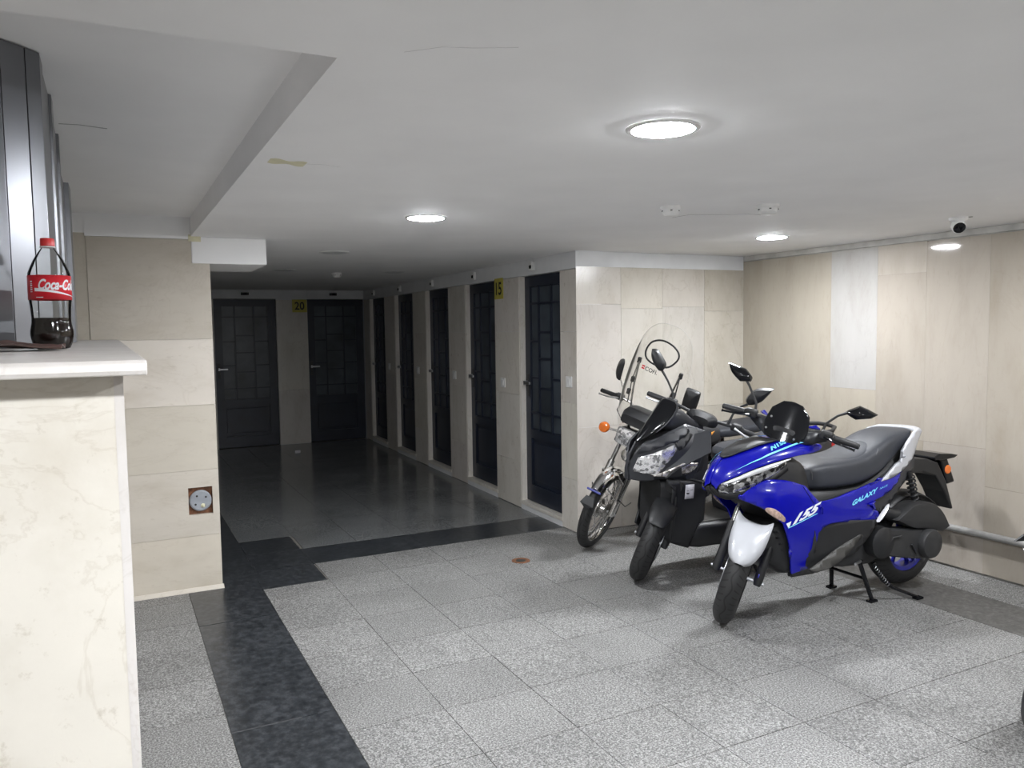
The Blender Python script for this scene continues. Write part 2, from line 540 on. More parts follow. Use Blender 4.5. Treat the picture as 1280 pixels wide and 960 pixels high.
def text_on(body, place, shear=0.0, bold=0.0):
    """place(u 0..1, v 0..1, aspect) -> point"""
    mb, wd = text_mb(body, shear, bold)
    mb.v = [tuple(place(x / wd, y)) for x, y, z in mb.v]
    return mb
# ================================================================ THE ROOM
def slab(parent, name, x0, x1, y0, y1, z0, z1, mat, tint=1.0, gap=0.0012, proud=0.0, skew=False):
    c = ((x0 + x1) / 2, (y0 + y1) / 2, (z0 + z1) / 2)
    dx, dy, dz = abs(x1 - x0), abs(y1 - y0), abs(z1 - z0)
    mb = MB().box(c, (dx, dy, dz))
    if skew: mb.v = [(x + corridor_x(y), y, z) for x, y, z in mb.v]; c = (c[0] + corridor_x(c[1]), c[1], c[2])
    o = O(name, mb, mat, parent, smooth=0, loc=c)
    t = tint if isinstance(tint, tuple) else (tint, tint, tint)
    o.color = (t[0], t[1], t[2], 1)
    return o
def rt(a=0.94, b=1.05):
    k = random.uniform(a, b)
    return (k, k * random.uniform(0.985, 1.01), k * random.uniform(0.96, 1.02))

# ---- floor: grout bed with a tile for every square
fl = MB().bx(-1.7, 4.9, -2.6, 11.3, -0.12, -0.004)
floor = struct(O('floor', fl, 'grout', smooth=0))
XS = [0.755 + 0.399 * k for k in range(9)]               # 0.755 .. 3.947
YS = [5.27 - 0.3865 * k for k in range(20)]
tile_cache = {}
def tile(x0, x1, y0, y1, mat, name='floor_tile', gap=0.0016):
    dx, dy = x1 - x0 - 2 * gap, y1 - y0 - 2 * gap
    key = (round(dx, 3), round(dy, 3), mat)
    if key not in tile_cache:
        mb = MB().box((0, 0, -0.015), (dx, dy, 0.03))
        o = O(name, mb, mat, floor, smooth=0)
        tile_cache[key] = o.data
    else:
        o = link(bpy.data.objects.new(name, tile_cache[key]), floor)
    o.location = ((x0 + x1) / 2, (y0 + y1) / 2, random.uniform(-0.0008, 0.0004))
    return o
for k in range(15):
    y1, y0 = YS[k], YS[k + 1]
    for j in range(8):
        if k == 0 and j == 0: continue                    # black block sits here
        tile(XS[j], XS[j + 1], y0, y1, 'granite_flamed')
    if y1 < 5.06: tile(-0.045, 0.350, y0, y1, 'granite_flamed')
    tile(4.345, 4.70, y0 if k else 4.89, min(y1, 5.05), 'granite_flamed')
tile(-0.045, 0.35, YS[1], 5.05, 'granite_flamed')
# black strip along the left, in long slabs
for a, b in ((-0.55, 0.72), (0.72, 1.98), (1.98, 3.16), (3.16, 4.42), (4.42, 5.05)):
    tile(0.350, 0.755, a, b, 'granite_black', 'border_slab', 0.001)
for a, b in ((5.05, 6.07), (6.07, 7.3), (7.3, 8.5), (8.5, 9.7), (9.7, 11.1)):
    tile(0.54, 0.775, a, b, 'granite_black', 'border_slab', 0.001)
tile(0.755, 1.145, 4.8835, 5.27, 'granite_black', 'border_slab', 0.001)
tile(0.775, 1.145, 5.68, 6.07, 'granite_black', 'border_slab', 0.001)
xx = [0.775, 1.145, 1.95, 2.75, 3.10]
for a, b in zip(xx, xx[1:]):
    tile(a, b, 5.27, 5.68, 'granite_black', 'border_slab', 0.001)
for jy in (3.16, 1.98):
    O('joint_line', MB().bx(0.352, 0.62, jy - 0.0015, jy + 0.0015, -0.002, 0.0006), 'stitch_grey', floor, smooth=0)
# grey border along the right wall
for a, b in ((-0.55, 0.6), (0.6, 1.75), (1.75, 2.9), (2.9, 4.05), (4.05, 5.05)):
    tile(3.947, 4.345, a, b, 'granite_border', 'border_slab', 0.001)
# polished corridor tiles
cy = [5.68 + 0.3865 * k for k in range(15)]
for k in range(14):
    for j in range(6):
        x0 = 0.775 + 0.39 * j
        x1 = x0 + 0.39 if j < 5 else 3.26
        if k == 0 and j == 0: continue
        tile(x0, x1, cy[k], min(cy[k + 1], 11.1), 'granite_polished')

# ---- ceiling
ce = MB()
ce.bx(0.445, 4.9, -2.6, 11.3, CEIL, CEIL + 0.2)
ce.bx(-1.7, 0.445, -2.6, 1.67, CEIL, CEIL + 0.2)
ce.bx(-1.7, 0.445, 5.05, 11.3, CEIL, CEIL + 0.2)
ce.bx(-1.7, 0.445, 1.67, 5.05, RECESS, RECESS + 0.09)
ceiling = struct(O('ceiling', ce, 'ceiling_paint', smooth=0))
def crack(pts, w_, z=CEIL, mat='crack'):
    mb = MB()
    for a, b in zip(pts, pts[1:]):
        d = Vector((b[0] - a[0], b[1] - a[1], 0)); n_ = Vector((-d.y, d.x, 0)).normalized() * w_ / 2
        A = Vector((a[0], a[1], z - 0.0006)); B = Vector((b[0], b[1], z - 0.0006)); u = Vector((0, 0, 0.0006))
        mb.add([A - n_, A + n_, B + n_, B - n_, A - n_ + u, A + n_ + u, B + n_ + u, B - n_ + u],
               [(0, 1, 2, 3), (4, 7, 6, 5), (0, 4, 5, 1), (1, 5, 6, 2), (2, 6, 7, 3), (3, 7, 4, 0)])
    return O('crack', mb, mat, ceiling, smooth=0)
crack([(2.645, 3.37), (2.66, 3.25), (2.80, 3.20), (2.93, 3.12), (3.02, 3.12)], 0.005)
crack([(0.56, 1.58), (0.62, 1.52), (0.68, 1.50), (0.76, 1.46)], 0.0009, CEIL, 'hairline')
crack([(-0.118, 2.96), (-0.06, 2.95), (0.02, 2.97)], 0.007, RECESS)
crack([(0.62, 2.75), (0.68, 2.74), (0.74, 2.76)], 0.0015, CEIL, 'hairline')
def arc_patch(x0, x1, yc, hw, z=CEIL):
    rows = [[(x0 + (x1 - x0) * t, yc + 0.02 * t + hw * (0.8 + 0.3 * math.sin(9 * t)) * s, z - 0.0008) for s in (-1, 1)] for t in [k / 8 for k in range(9)]]
    return MB().grid(rows)
O('tape_patch', arc_patch(0.492, 0.615, 2.74, 0.040), 'tape_yellow', ceiling, smooth=0, solid=0.0006, soff=0)

# ---- white box beam at the mouth of the corridor
struct(O('trim_1', MB().bx(0.445, 0.873, 5.045, 5.68, 1.958, CEIL - 0.0005), 'ceiling_paint', smooth=0, bevel=0.006), 'white boxed beam over the corridor mouth')
O('stain', MB().bx(0.43, 0.50, 5.0435, 5.046, 2.085, 2.125), 'tape_yellow', bpy.data.objects['trim_1'], smooth=0, bevel=0.001)

# ---- right wall
wr = MB().bx(4.718, 4.9, -2.6, 5.25, -0.1, CEIL + 0.05)
wall_right = struct(O('wall_right', wr, 'old_plaster', smooth=0))
cols = [(5.05, 4.148, 0.62), (4.148, 3.757, 1.088), (3.757, 3.39, 0.78), (3.39, 2.975, 0.78), (2.975, 2.19, 0.55), (2.19, 1.41, 0.9), (1.41, 0.63, 0.7), (0.63, -0.15, 0.62), (-0.15, -1.0, 0.8), (-1.0, -1.8, 0.6), (-1.8, -2.6, 0.7)]
for i, (b, a, j) in enumerate(cols):
    cuts = [0.012, j, 2.068]
    tints = [rt(0.985, 1.015) for _ in range(3)]
    if i == 1: tints[1] = (1.02, 1.10, 1.22)
    if i == 2: cuts = [0.012, j, 1.873, 2.072]; tints[1] = (1, 1, 1); tints[2] = (1.10, 1.11, 1.12)
    if i == 3: tints[1] = (1, 1, 1)
    if i == 4: tints = [(0.96, 0.955, 0.94)] * 3
    for k in range(len(cuts) - 1):
        pr = random.uniform(0, 0.0010)
        slab(wall_right, 'marble_slab', 4.70 - pr, 4.7205, a + 0.0004, b - 0.0004, cuts[k] + 0.0004, cuts[k + 1] - 0.0004, 'marble_wall', tints[k])
O('plaster_band', MB().bx(4.703, 4.7205, -2.6, 5.05, 2.076, CEIL - 0.001), 'old_plaster', wall_right, smooth=0)

# ---- wall behind the bikes
wb = MB().bx(3.30, 4.9, 5.068, 5.30, -0.1, CEIL + 0.05)
wall_back = struct(O('wall_back', wb, 'old_plaster', smooth=0))
bc = [(3.08, 3.477, 1.722), (3.477, 3.868, 1.688), (3.868, 4.285, 1.70), (4.285, 4.70, 1.666)]
for a, b, j in bc:
    zz = [0.005, 0.80 if a < 3.8 else 0.9, j, 2.0]
    for k in range(3):
        pr = random.uniform(0, 0.002)
        t = rt(0.97, 1.06)
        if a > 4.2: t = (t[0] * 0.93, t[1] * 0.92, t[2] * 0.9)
        slab(wall_back, 'marble_slab', a + 0.0008, b - 0.0008, 5.05 - pr, 5.0705, zz[k] + 0.0008, zz[k + 1] - 0.0008, 'marble_back', t)
O('plaster_band', MB().bx(3.08, 4.70, 5.052, 5.0705, 2.0, CEIL - 0.001), 'plaster', wall_back, smooth=0)

# ---- corridor wall with five doors
NEAR = [5.29, 6.52, 7.71, 8.89, 10.07]
DW, DZ0, DZ1 = 0.735, 0.075, 1.985
cwall = MB()
edges = [5.05]
for n_ in NEAR: edges += [n_, n_ + DW]
edges.append(11.1)
def sk(mb):
    mb.v = [(x + corridor_x(y), y, z) for x, y, z in mb.v]
    return mb
for i in range(0, len(edges), 2):
    cwall.bx(0.02, 0.22, edges[i], edges[i + 1], -0.1, CEIL + 0.05)
for n_ in NEAR:
    cwall.bx(0.0, 0.22, n_, n_ + DW, -0.1, DZ0 - 0.025)
    cwall.bx(0.0, 0.22, n_, n_ + DW, DZ1, CEIL + 0.05)
    cwall.bx(0.16, 0.22, n_, n_ + DW, 0, DZ1)
wall_corridor = struct(O('wall_corridor', sk(cwall), 'plaster', smooth=0))
for i in range(0, len(edges), 2):
    a, b = edges[i], edges[i + 1]
    zz = [0.004, 0.40, 0.98, 1.52, 1.983]
    for k in range(4):
        t = rt(0.95, 1.06)
        slab(wall_corridor, 'marble_slab', 0.0, 0.0205, a, b, zz[k] + 0.001, zz[k + 1] - 0.001, 'marble_corridor', t, skew=True)
    if i:        # far jamb lining of the door before, near jamb of the next one
        pass
for n_ in NEAR:
    for y0, y1 in ((n_ + DW - 0.018, n_ + DW), (n_, n_ + 0.012)):
        slab(wall_corridor, 'jamb_slab', 0.003, 0.10, y0, y1, DZ0 - 0.02, DZ1 - 0.001, 'marble_corridor', 1.12, skew=True)
    slab(wall_corridor, 'threshold_slab', -0.006, 0.11, n_ - 0.008, n_ + DW + 0.008, DZ0 - 0.030, DZ0 - 0.001, 'marble_corridor', 1.1, skew=True)
O('plaster_band', sk(MB().bx(-0.002, 0.0195, 5.05, 11.1, 1.987, CEIL - 0.001)), 'plaster', wall_corridor, smooth=0)

# ---- end wall of the corridor
wf = MB()
FD = [(1.22, 2.02), (2.44, 3.24)]
FZ = 1.995
for a, b in ((0.4, FD[0][0]), (FD[0][1], FD[1][0])):
    wf.bx(a, b, FAR_Y + 0.02, FAR_Y + 0.25, -0.1, CEIL + 0.05)
for a, b in FD:
    wf.bx(a, b, FAR_Y + 0.0, FAR_Y + 0.25, FZ, CEIL + 0.05); wf.bx(a, b, FAR_Y + 0.12, FAR_Y + 0.25, -0.1, FZ)
wf.bx(3.24, 3.5, FAR_Y + 0.0, FAR_Y + 0.25, -0.1, CEIL + 0.05)
wall_far = struct(O('wall_far', wf, 'plaster', smooth=0))
for a, b in ((0.54, FD[0][0]), (FD[0][1], FD[1][0])):
    for z0, z1 in ((0.003, 0.75), (0.75, 1.52), (1.52, 1.98)):
        slab(wall_far, 'marble_slab', a + 0.001, b - 0.001, FAR_Y, FAR_Y + 0.0205, z0 + 0.001, z1 - 0.001, 'marble_corridor', rt())

# ---- pillar at the left of the corridor and the wall behind it
wp = MB().bx(-1.7, 0.525, 5.085, 5.45, -0.1, RECESS + 0.02)
wp.bx(0.2, 0.54, 5.2, 11.3, -0.1, CEIL + 0.02)
wall_left = struct(O('wall_left', wp, 'room_wall', smooth=0))
zz = [0.0, 0.335, 0.732, 1.122, 1.513, 2.097]
tn = [(1.06, 1.05, 1.02), (1.0, 1.0, 1.0), (0.97, 0.97, 0.95), (1.12, 1.12, 1.14), (0.90, 0.89, 0.87), (0.88, 0.87, 0.85)]
for k in range(5):
    a, b = zz[k] + 0.0006, zz[k + 1] - 0.0006
    if k == 1:      # slab cut out round the meter hole
        o = O('marble_slab', MB().bx(-0.10, 0.372, 5.05, 5.086, a, b).bx(0.508, 0.545, 5.05, 5.086, a, b).bx(0.372, 0.508, 5.05, 5.086, a, 0.463).bx(0.372, 0.508, 5.05, 5.086, 0.628, b), 'marble_pillar', wall_left, smooth=0, loc=(0.22, 5.06, 0.53))
        o.color = tn[k] + (1,)
    else:
        slab(wall_left, 'marble_slab', -0.10, 0.545, 5.05, 5.086, a, b, 'marble_pillar', tn[k])
for k, (a, b) in enumerate(((0, 0.75), (0.75, 1.62), (1.62, 2.22))):
    slab(wall_left, 'marble_slab', -0.42, -0.1008, 5.054, 5.086, a, b, 'marble_pillar', (0.86, 0.85, 0.82))
O('plaster_band', MB().bx(-0.105, 0.444, 5.044, 5.086, 2.098, RECESS), 'ceiling_paint', wall_left, smooth=0)
slab(wall_left, 'edge_slab', 0.525, 0.545, 5.086, 5.45, 0.0, 2.10, 'marble_pillar', 0.95)
slab(wall_left, 'edge_slab', 0.525, 0.545, 5.45, 11.1, 0.0, 2.10, 'marble_corridor', 0.95)
# skirting filler at the pillar foot
O('mortar_fillet', MB().prism([(0, 0), (0, 0.022), (-0.004, 0.022), (-0.018, 0.006), (-0.022, 0)], -0.10, 0.552).xf(Matrix(((0, 1, 0, 0), (1, 0, 0, 5.05), (0, 0, 1, 0.0), (0, 0, 0, 1)))), 'marble_pillar', wall_left, smooth=0)

# ---- walls out of view behind the camera
struct(O('wall_rear', MB().bx(-1.7, 4.9, -2.75, -2.6, -0.1, CEIL + 0.1), 'room_wall', smooth=0))
struct(O('wall_ramp', MB().bx(-1.85, -1.7, -2.75, 5.4, -0.1, RECESS + 0.1), 'room_wall', smooth=0))

# ---- parapet with stone cap
PZ = 1.519
par = MB().bx(-0.72, 0.0, 1.095, 5.045, -0.004, PZ - 0.018)
parapet = struct(O('wall_parapet', par, 'old_plaster', smooth=0))
for z0, z1, t in ((0.0, 0.42, 1.0), (0.42, 1.5008, 1.02)):
    slab(parapet, 'marble_slab', -0.72, 0.0024, 1.08, 1.0955, z0, z1 - 0.0008, 'marble_parapet', t)
slab(parapet, 'edge_slab', 0.0008, 0.0115, 1.0795, 5.045, 0.0, PZ - 0.0185, 'marble_cap', 1.0)
capm = MB()
capm.prism([(-0.005, PZ - 0.0175), (0.004, PZ - 0.0178), (0.006, PZ - 0.012), (0.004, PZ - 0.004), (-0.002, PZ), (-3.99, PZ), (-3.99, PZ - 0.0175)], -0.74, 0.037)
capm.v = [(y, 1.035 - x, z) for x, y, z in capm.v]
O('cap_slab', capm, 'marble_cap', parapet, smooth=0, bevel=0.0016)

# ---- conduit along the foot of the right wall
cp = MB().tube([(4.668, 4.9, 0.262), (4.668, 3.2, 0.262), (4.668, -1.5, 0.262)], 0.021, 14)
cond = O('conduit_pipe', cp, 'pipe_grey')
tag(cond, 'grey conduit pipe running low along the right marble wall', 'pipe')
for y in (4.4, 3.9, 2.2, 0.9):
    O('clip', MB().bx(4.662, 4.70, y - 0.012, y + 0.012, 0.236, 0.288), 'pipe_grey', cond, smooth=0, bevel=0.004)

# ================================================================ DOORS
def door_face(o, mk, W):
    """mk(u, d, z): u across the leaf 0..W, d out of the leaf"""
    def bxm(u0, u1, d0, d1, z0, z1):
        mb = MB().bx(u0, u1, d0, d1, z0, z1)
        mb.v = [mk(*p) for p in mb.v]
        return mb
    return bxm
def build_door(n, mk, W, z0, z1, handle_left=True, label=''):
    H = z1 - z0
    Z = lambda f: z0 + f * H
    bx = door_face(None, mk, W)
    U = [0.0, 0.13 * W, 0.32 * W, 0.345 * W, 0.63 * W, 0.655 * W, 0.865 * W, W]
    f = MB()
    def ad(*a):
        m_ = bx(*a); f.add(m_.v, m_.f)
    ad(0, W, -0.035, -0.012, z0, z1)                          # sheet
    ad(0, U[1], -0.012, 0.012, z0, z1); ad(U[6], W, -0.012, 0.012, z0, z1)
    ad(U[1], U[6], -0.012, 0.012, Z(0.955), z1)
    ad(U[1], U[6], -0.012, 0.012, Z(0.285), Z(0.325))
    ad(U[1], U[6], -0.012, 0.012, z0, Z(0.075))
    d = struct(O('door_%d' % n, f, 'door_paint', smooth=0), label)
    O('lower_panel', bx(U[1] + 0.02, U[6] - 0.02, -0.012, -0.002, Z(0.095), Z(0.265)), 'door_paint', d, smooth=0, bevel=0.006)
    # glazing bars
    side = [Z(0.325), Z(0.40), Z(0.555), Z(0.715), Z(0.88), Z(0.955)]
    mid = [Z(0.325), Z(0.40), Z(0.51), Z(0.64), Z(0.755), Z(0.88), Z(0.955)]
    for u0, u1 in ((U[2], U[3]), (U[4], U[5])):
        O('upright_bar', bx(u0, u1, -0.012, 0.008, Z(0.325), Z(0.955)), 'door_paint', d, smooth=0)
    for (u0, u1, zs) in ((U[1], U[2], side), (U[3], U[4], mid), (U[5], U[6], side)):
        for a, b in zip(zs, zs[1:]):
            O('pane', bx(u0, u1, -0.012, -0.007, a + 0.008, b - 0.008), 'door_glass', d, smooth=0)
        for a in zs[1:-1]:
            O('cross_bar', bx(u0, u1, -0.010, 0.007, a - 0.009, a + 0.009), 'door_paint', d, smooth=0)
    uh = 0.045 if handle_left else W - 0.045
    sgn = 1 if handle_left else -1
    O('handle_plate', bx(uh - 0.02, uh + 0.02, 0.012, 0.018, Z(0.47), Z(0.57)), 'engine_grey', d, smooth=0, bevel=0.003)
    O('handle', bx(min(uh, uh + sgn * 0.11), max(uh, uh + sgn * 0.11), 0.045, 0.06, Z(0.525), Z(0.537)), 'steel', d, smooth=0, bevel=0.005)
    O('handle_stem', bx(uh - 0.008, uh + 0.008, 0.012, 0.055, Z(0.522), Z(0.540)), 'steel', d, smooth=0)
    O('hinge', bx(W - uh - 0.012, W - uh + 0.012, 0.012, 0.02, Z(0.82), Z(0.86)), 'door_paint', d, smooth=0)
    return d
words = ['first', 'second', 'third', 'fourth', 'fifth']
for i, n_ in enumerate(NEAR):
    far = n_ + DW - 0.019
    W = DW - 0.032
    # seen from the corridor: u=0 at the far (left) edge
    mk = lambda u, d, z, far=far: (corridor_x(far - u) + 0.062 - d, far - u, z)
    build_door(i + 1, mk, W, DZ0 + 0.004, DZ1 - 0.004, True, 'dark navy grid-glazed metal door, %s from the bikes' % words[i])
for i, (a, b) in enumerate(FD):
    mk = lambda u, d, z, a=a: (a + u, FAR_Y + 0.07 - d, z)
    build_door(6 + i, mk, b - a, 0.004, FZ - 0.003, True, 'dark grid-glazed metal door at the corridor end, %s of the pair' % ('left' if i == 0 else 'right'))
# ================================================================ CEILING LAMPS AND FITTINGS
def lamp(x, y, on, label, group, z=CEIL):
    t = empty('ceiling_lamp', (x, y, z))
    tag(t, label, 'ceiling lamp', group)
    rim = MB().lathe([(0.090, -0.001), (0.106, -0.001), (0.106, -0.004), (0.101, -0.007), (0.090, -0.007)], (0, 0, 0), (0, 0, 1), 40, closed=True)
    O('rim', rim, 'white_plastic', t)
    dif = MB().lathe([(0.0005, -0.0125), (0.05, -0.012), (0.075, -0.0105), (0.0895, -0.007), (0.0895, -0.0012), (0.0005, -0.0012)], (0, 0, 0), (0, 0, 1), 40)
    O('diffuser', dif, 'lamp_on' if on else 'lamp_off', t)
    return t
G = 'round ceiling lamps'
lamp(1.435, 1.87, True, 'large glowing round ceiling lamp nearest the viewer', G)
lamp(1.445, 3.81, True, 'lit round ceiling lamp in front of the dark corridor', G)
lamp(3.835, 3.865, True, 'lit round ceiling lamp over the corner behind the scooters', G)
lamp(3.835, 1.87, True, 'added unseen lit round ceiling lamp beyond the right edge of the picture', G)  # unseen lamp, added at a guessed spot to match the light on the walls
lamp(1.435, -0.15, True, 'added unseen lit round ceiling lamp behind the viewer in line with the corridor', G)  # unseen lamp, added to brighten the pillar and the left of the ceiling
lamp(0.25, -0.05, True, 'added unseen lit round ceiling lamp behind the viewer', G)  # unseen lamp, added to match the bright front of the parapet
lamp(3.835, -0.15, True, 'added unseen lit round ceiling lamp behind the viewer by the right wall', G)  # added out of view for the wall light, position guessed
lamp(1.46, 5.71, False, 'unlit round ceiling lamp just inside the corridor', G)
lamp(1.44, 7.46, False, 'unlit round ceiling lamp deeper in the corridor on the left', G)
lamp(2.48, 7.46, False, 'unlit round ceiling lamp deeper in the corridor on the right', G)

def detector(x, y, label, r=0.05):
    t = empty('smoke_detector', (x, y, CEIL)); tag(t, label, 'smoke detector', 'ceiling detectors')
    O('base', MB().lathe([(0.0005, 0), (r, 0), (r, -0.012), (r * 0.95, -0.016), (0.0005, -0.016)], (0, 0, 0), (0, 0, 1), 28), 'white_plastic', t)
    O('cap', MB().lathe([(r * 0.86, -0.015), (r * 0.82, -0.034), (r * 0.6, -0.045), (0.0005, -0.047)], (0, 0, 0), (0, 0, 1), 28), 'white_plastic', t)
    for k in range(5):
        a = 2 * PI * k / 5 + 0.4
        M = Matrix.Rotation(a, 3, 'Z')
        O('slot', MB().box((M @ Vector((r * 0.85, 0, -0.023))), (0.004, 0.010, 0.004), M), 'dark_gap', t, smooth=0)
    return t
detector(2.392, 3.061, 'white smoke detector on the ceiling beside the ceiling crack', 0.048)
detector(2.80, 2.849, 'white smoke detector on the ceiling above the lit corner lamp', 0.055)
detector(2.0, 7.75, 'white smoke detector in the dark corridor ceiling', 0.05)

# dome camera
t = empty('security_camera', (4.136, 2.804, CEIL)); tag(t, 'white turret security camera on the ceiling by the right wall', 'camera')
O('mount', MB().lathe([(0.0005, 0), (0.048, 0), (0.046, -0.014), (0.032, -0.026), (0.0005, -0.026)], (0, 0, 0), (0, 0, 1), 28), 'white_plastic', t)
look = Vector((-0.55, -0.65, -0.5)).normalized()
hd = O('head', MB().lathe([(0.0005, -0.036), (0.022, -0.030), (0.034, -0.012), (0.037, 0.006), (0.034, 0.024), (0.031, 0.028)], (0, 0, -0.044), look, 24), 'white_plastic', t)
O('lens', MB().lathe([(0.0005, 0.022), (0.013, 0.024), (0.029, 0.026), (0.0315, 0.0275)], (0, 0, -0.044), look, 24), 'gloss_black', hd)
O('cable_hole', MB().lathe([(0.0005, -0.001), (0.012, -0.001), (0.012, 0.0002)], (0.035, -0.045, 0), (0, 0, 1), 14), 'dark_gap', t)

# sensors above the doors, switches beside them, number signs
for i, n_ in enumerate(NEAR):
    y = n_ + 0.45; x = corridor_x(y)
    t = empty('wall_sensor', (x, y, 2.045)); tag(t, 'small white sensor with dark eye above the %s door' % words[i], 'sensor', 'sensors above the doors')
    O('body', MB().bx(-0.035, -0.002, -0.03, 0.03, -0.03, 0.045), 'white_plastic', t, smooth=0, bevel=0.006)
    O('eye', MB().bx(-0.040, -0.034, -0.026, 0.010, -0.014, 0.014), 'gloss_black', t, smooth=0, bevel=0.003)
for k, (x, w_) in enumerate(((1.62, 'left'), (2.80, 'right'))):
    t = empty('wall_sensor', (x, FAR_Y, 2.06)); tag(t, 'dark sensor above the %s door of the corridor end' % w_, 'sensor', 'sensors above the doors')
    O('body', MB().bx(-0.05, 0.05, -0.03, -0.001, -0.018, 0.018), 'engine_grey', t, smooth=0, bevel=0.004)
    O('eye', MB().bx(-0.02, 0.02, -0.034, -0.029, -0.010, 0.010), 'gloss_black', t, smooth=0)
for i, (y, z) in enumerate(((5.16, 1.14), (6.36, 1.07), (7.56, 1.08), (8.73, 1.08), (9.90, 1.08))):
    x = corridor_x(y)
    t = empty('light_switch', (x, y, z)); tag(t, 'white switch plate on the marble beside the %s door' % words[i], 'switch', 'switches in the corridor')
    O('plate', MB().bx(-0.009, -0.0005, -0.042, 0.042, -0.042, 0.042), 'white_plastic', t, smooth=0, bevel=0.003)
    O('rocker', MB().bx(-0.013, -0.008, -0.018, 0.018, -0.026, 0.026), 'white_plastic', t, smooth=0, bevel=0.002)
def sign(loc, rz, w_, h_, txt, label):
    t = empty('number_sign', loc, (0, 0, rz)); tag(t, label, 'sign', 'yellow number signs')
    O('plate', MB().bx(-w_ / 2, w_ / 2, -0.004, -0.0005, -h_ / 2, h_ / 2), 'yellow_sign', t, smooth=0)
    if txt:
        O('digits', text_on(txt, lambda u, v: (-w_ * 0.33 + u * w_ * 0.66, -0.0046, -h_ * 0.31 + v * h_ * 0.62), bold=0.02), 'black_ink', t, smooth=0)
sign((corridor_x(6.43), 6.425, 1.905), -PI / 2 - 0.0264, 0.185, 0.185, '15', 'yellow sign reading 15 beside the second corridor door')
sign((2.335, FAR_Y, 1.90), 0, 0.20, 0.175, '20', 'yellow sign reading 20 between the two end doors')

# round grey junction plate in the hole of the pillar
t = empty('junction_plate', (0.44, 5.05, 0.545)); tag(t, 'round grey junction plate in a dark square hole of the pillar', 'junction box')
O('cavity', MB().bx(-0.068, 0.068, 0.026, 0.034, -0.083, 0.083), 'rust', t, smooth=0)
O('disc', MB().lathe([(0.0005, 0.004), (0.055, 0.004), (0.063, 0.010), (0.063, 0.024), (0.0005, 0.024)], (0, 0, 0), (0, 1, 0), 32), 'fuse_grey', t)
for a in (35, 125, 215, 305):
    O('screw_hole', MB().lathe([(0.0005, 0.0025), (0.006, 0.0025), (0.006, 0.006)], (0.036 * math.cos(math.radians(a)), 0, 0.036 * math.sin(math.radians(a))), (0, 1, 0), 10), 'dark_gap', t)
O('plaster_blob', MB().lathe([(0.0005, -0.003), (0.010, 0.0), (0.014, 0.005)], (0.012, 0, -0.03), (0, 1, 0), 12), 'tape_yellow', t)

# floor drain
t = empty('floor_drain', (2.382, 4.641, 0.0)); tag(t, 'small round rusty drain set in the granite floor', 'drain')
O('ring', MB().lathe([(0.034, 0.0006), (0.062, 0.0006), (0.060, 0.004), (0.038, 0.005), (0.034, 0.003)], (0, 0, 0), (0, 0, 1), 28, closed=True), 'rust', t)
O('cover', MB().lathe([(0.0005, 0.003), (0.030, 0.003), (0.034, 0.0012), (0.034, 0.0004)], (0, 0, 0), (0, 0, 1), 28), 'foot_grey', t)

# litter near the corridor end
t = O('paper_scrap', MB().grid([[(2.03 + 0.022 * a + 0.006 * b, 10.2 + 0.022 * b, 0.004 + 0.016 * ((a * 3 + b * 5) % 3)) for b in range(4)] for a in range(4)]), 'sticker_white', smooth=0, solid=0.001)
tag(t, 'crumpled white scrap of paper on the dark corridor floor', 'paper')

# ================================================================ SHUTTER ON THE PARAPET
t = empty('folding_shutter', (-0.14, 2.2, PZ)); tag(t, 'folded grey steel shutter standing on the stone parapet', 'shutter')
def facet(pts, z0, z1, name='panel'):
    mb = MB()
    for (x0, y0), (x1, y1) in zip(pts, pts[1:]):
        d = Vector((x1 - x0, y1 - y0, 0)).normalized(); n_ = Vector((d.y, -d.x, 0)) * 0.0
        mb.add([(x0, y0, z0), (x1, y1, z0), (x1, y1, z1), (x0, y0, z1)], [(0, 1, 2, 3)])
    mb.v = [(x + 0.14, y - 2.2, z - PZ) for x, y, z in mb.v]
    return O(name, mb, 'shutter_steel', t, smooth=0, solid=0.006, bevel=0.001)
zt = RECESS - 0.003
zb = PZ + 0.002
facet([(-0.66, 2.11), (-0.34, 2.11), (-0.197, 2.165)], zb, zt)
facet([(-0.1955, 2.165), (-0.1505, 2.203)], zb, zt)
facet([(-0.149, 2.208), (-0.122, 2.235), (-0.122, 2.33)], zb, zt)
facet([(-0.126, 2.333), (-0.126, 2.60), (-0.119, 2.605), (-0.119, 2.68)], zb, zt)
facet([(-0.125, 2.685), (-0.128, 2.95), (-0.120, 2.955), (-0.120, 3.0)], zb, zt - 0.03)
facet([(-0.132, 3.0), (-0.132, 3.45), (-0.116, 3.455), (-0.116, 3.62)], zb, zt - 0.10, 'guide_post')

# ================================================================ BOTTLE AND BROWN PAPER ON THE PARAPET
BX, BY = -0.113, 2.0
t = empty('cola_bottle', (BX, BY, PZ), (0, 0, math.radians(0))); tag(t, 'half-empty plastic cola bottle with red cap and label on the parapet', 'bottle')
H = 0.239
prof = [(0.026, 0.0), (0.034, 0.003), (0.0385, 0.014), (0.0415, 0.030), (0.0415, 0.040), (0.0385, 0.056), (0.0378, 0.066), (0.0383, 0.080), (0.0395, 0.095), (0.041, 0.107), (0.0408, 0.158), (0.0405, 0.164), (0.036, 0.176), (0.029, 0.192), (0.0195, 0.208), (0.0132, 0.217), (0.0125, 0.222)]
body = MB().lathe([(0.0005, 0.004)] + prof, (0, 0, 0), (0, 0, 1), 40)
O('body', body, 'pet', t, smooth=60)
liq = [(0.0005, 0.0055)] + [(r - 0.0012, z + (0.001 if z < 0.01 else 0)) for r, z in prof if z <= 0.066] + [(0.0368, 0.068), (0.0005, 0.068)]
O('cola', MB().lathe(liq, (0, 0, 0), (0, 0, 1), 40), 'cola', t, smooth=60)
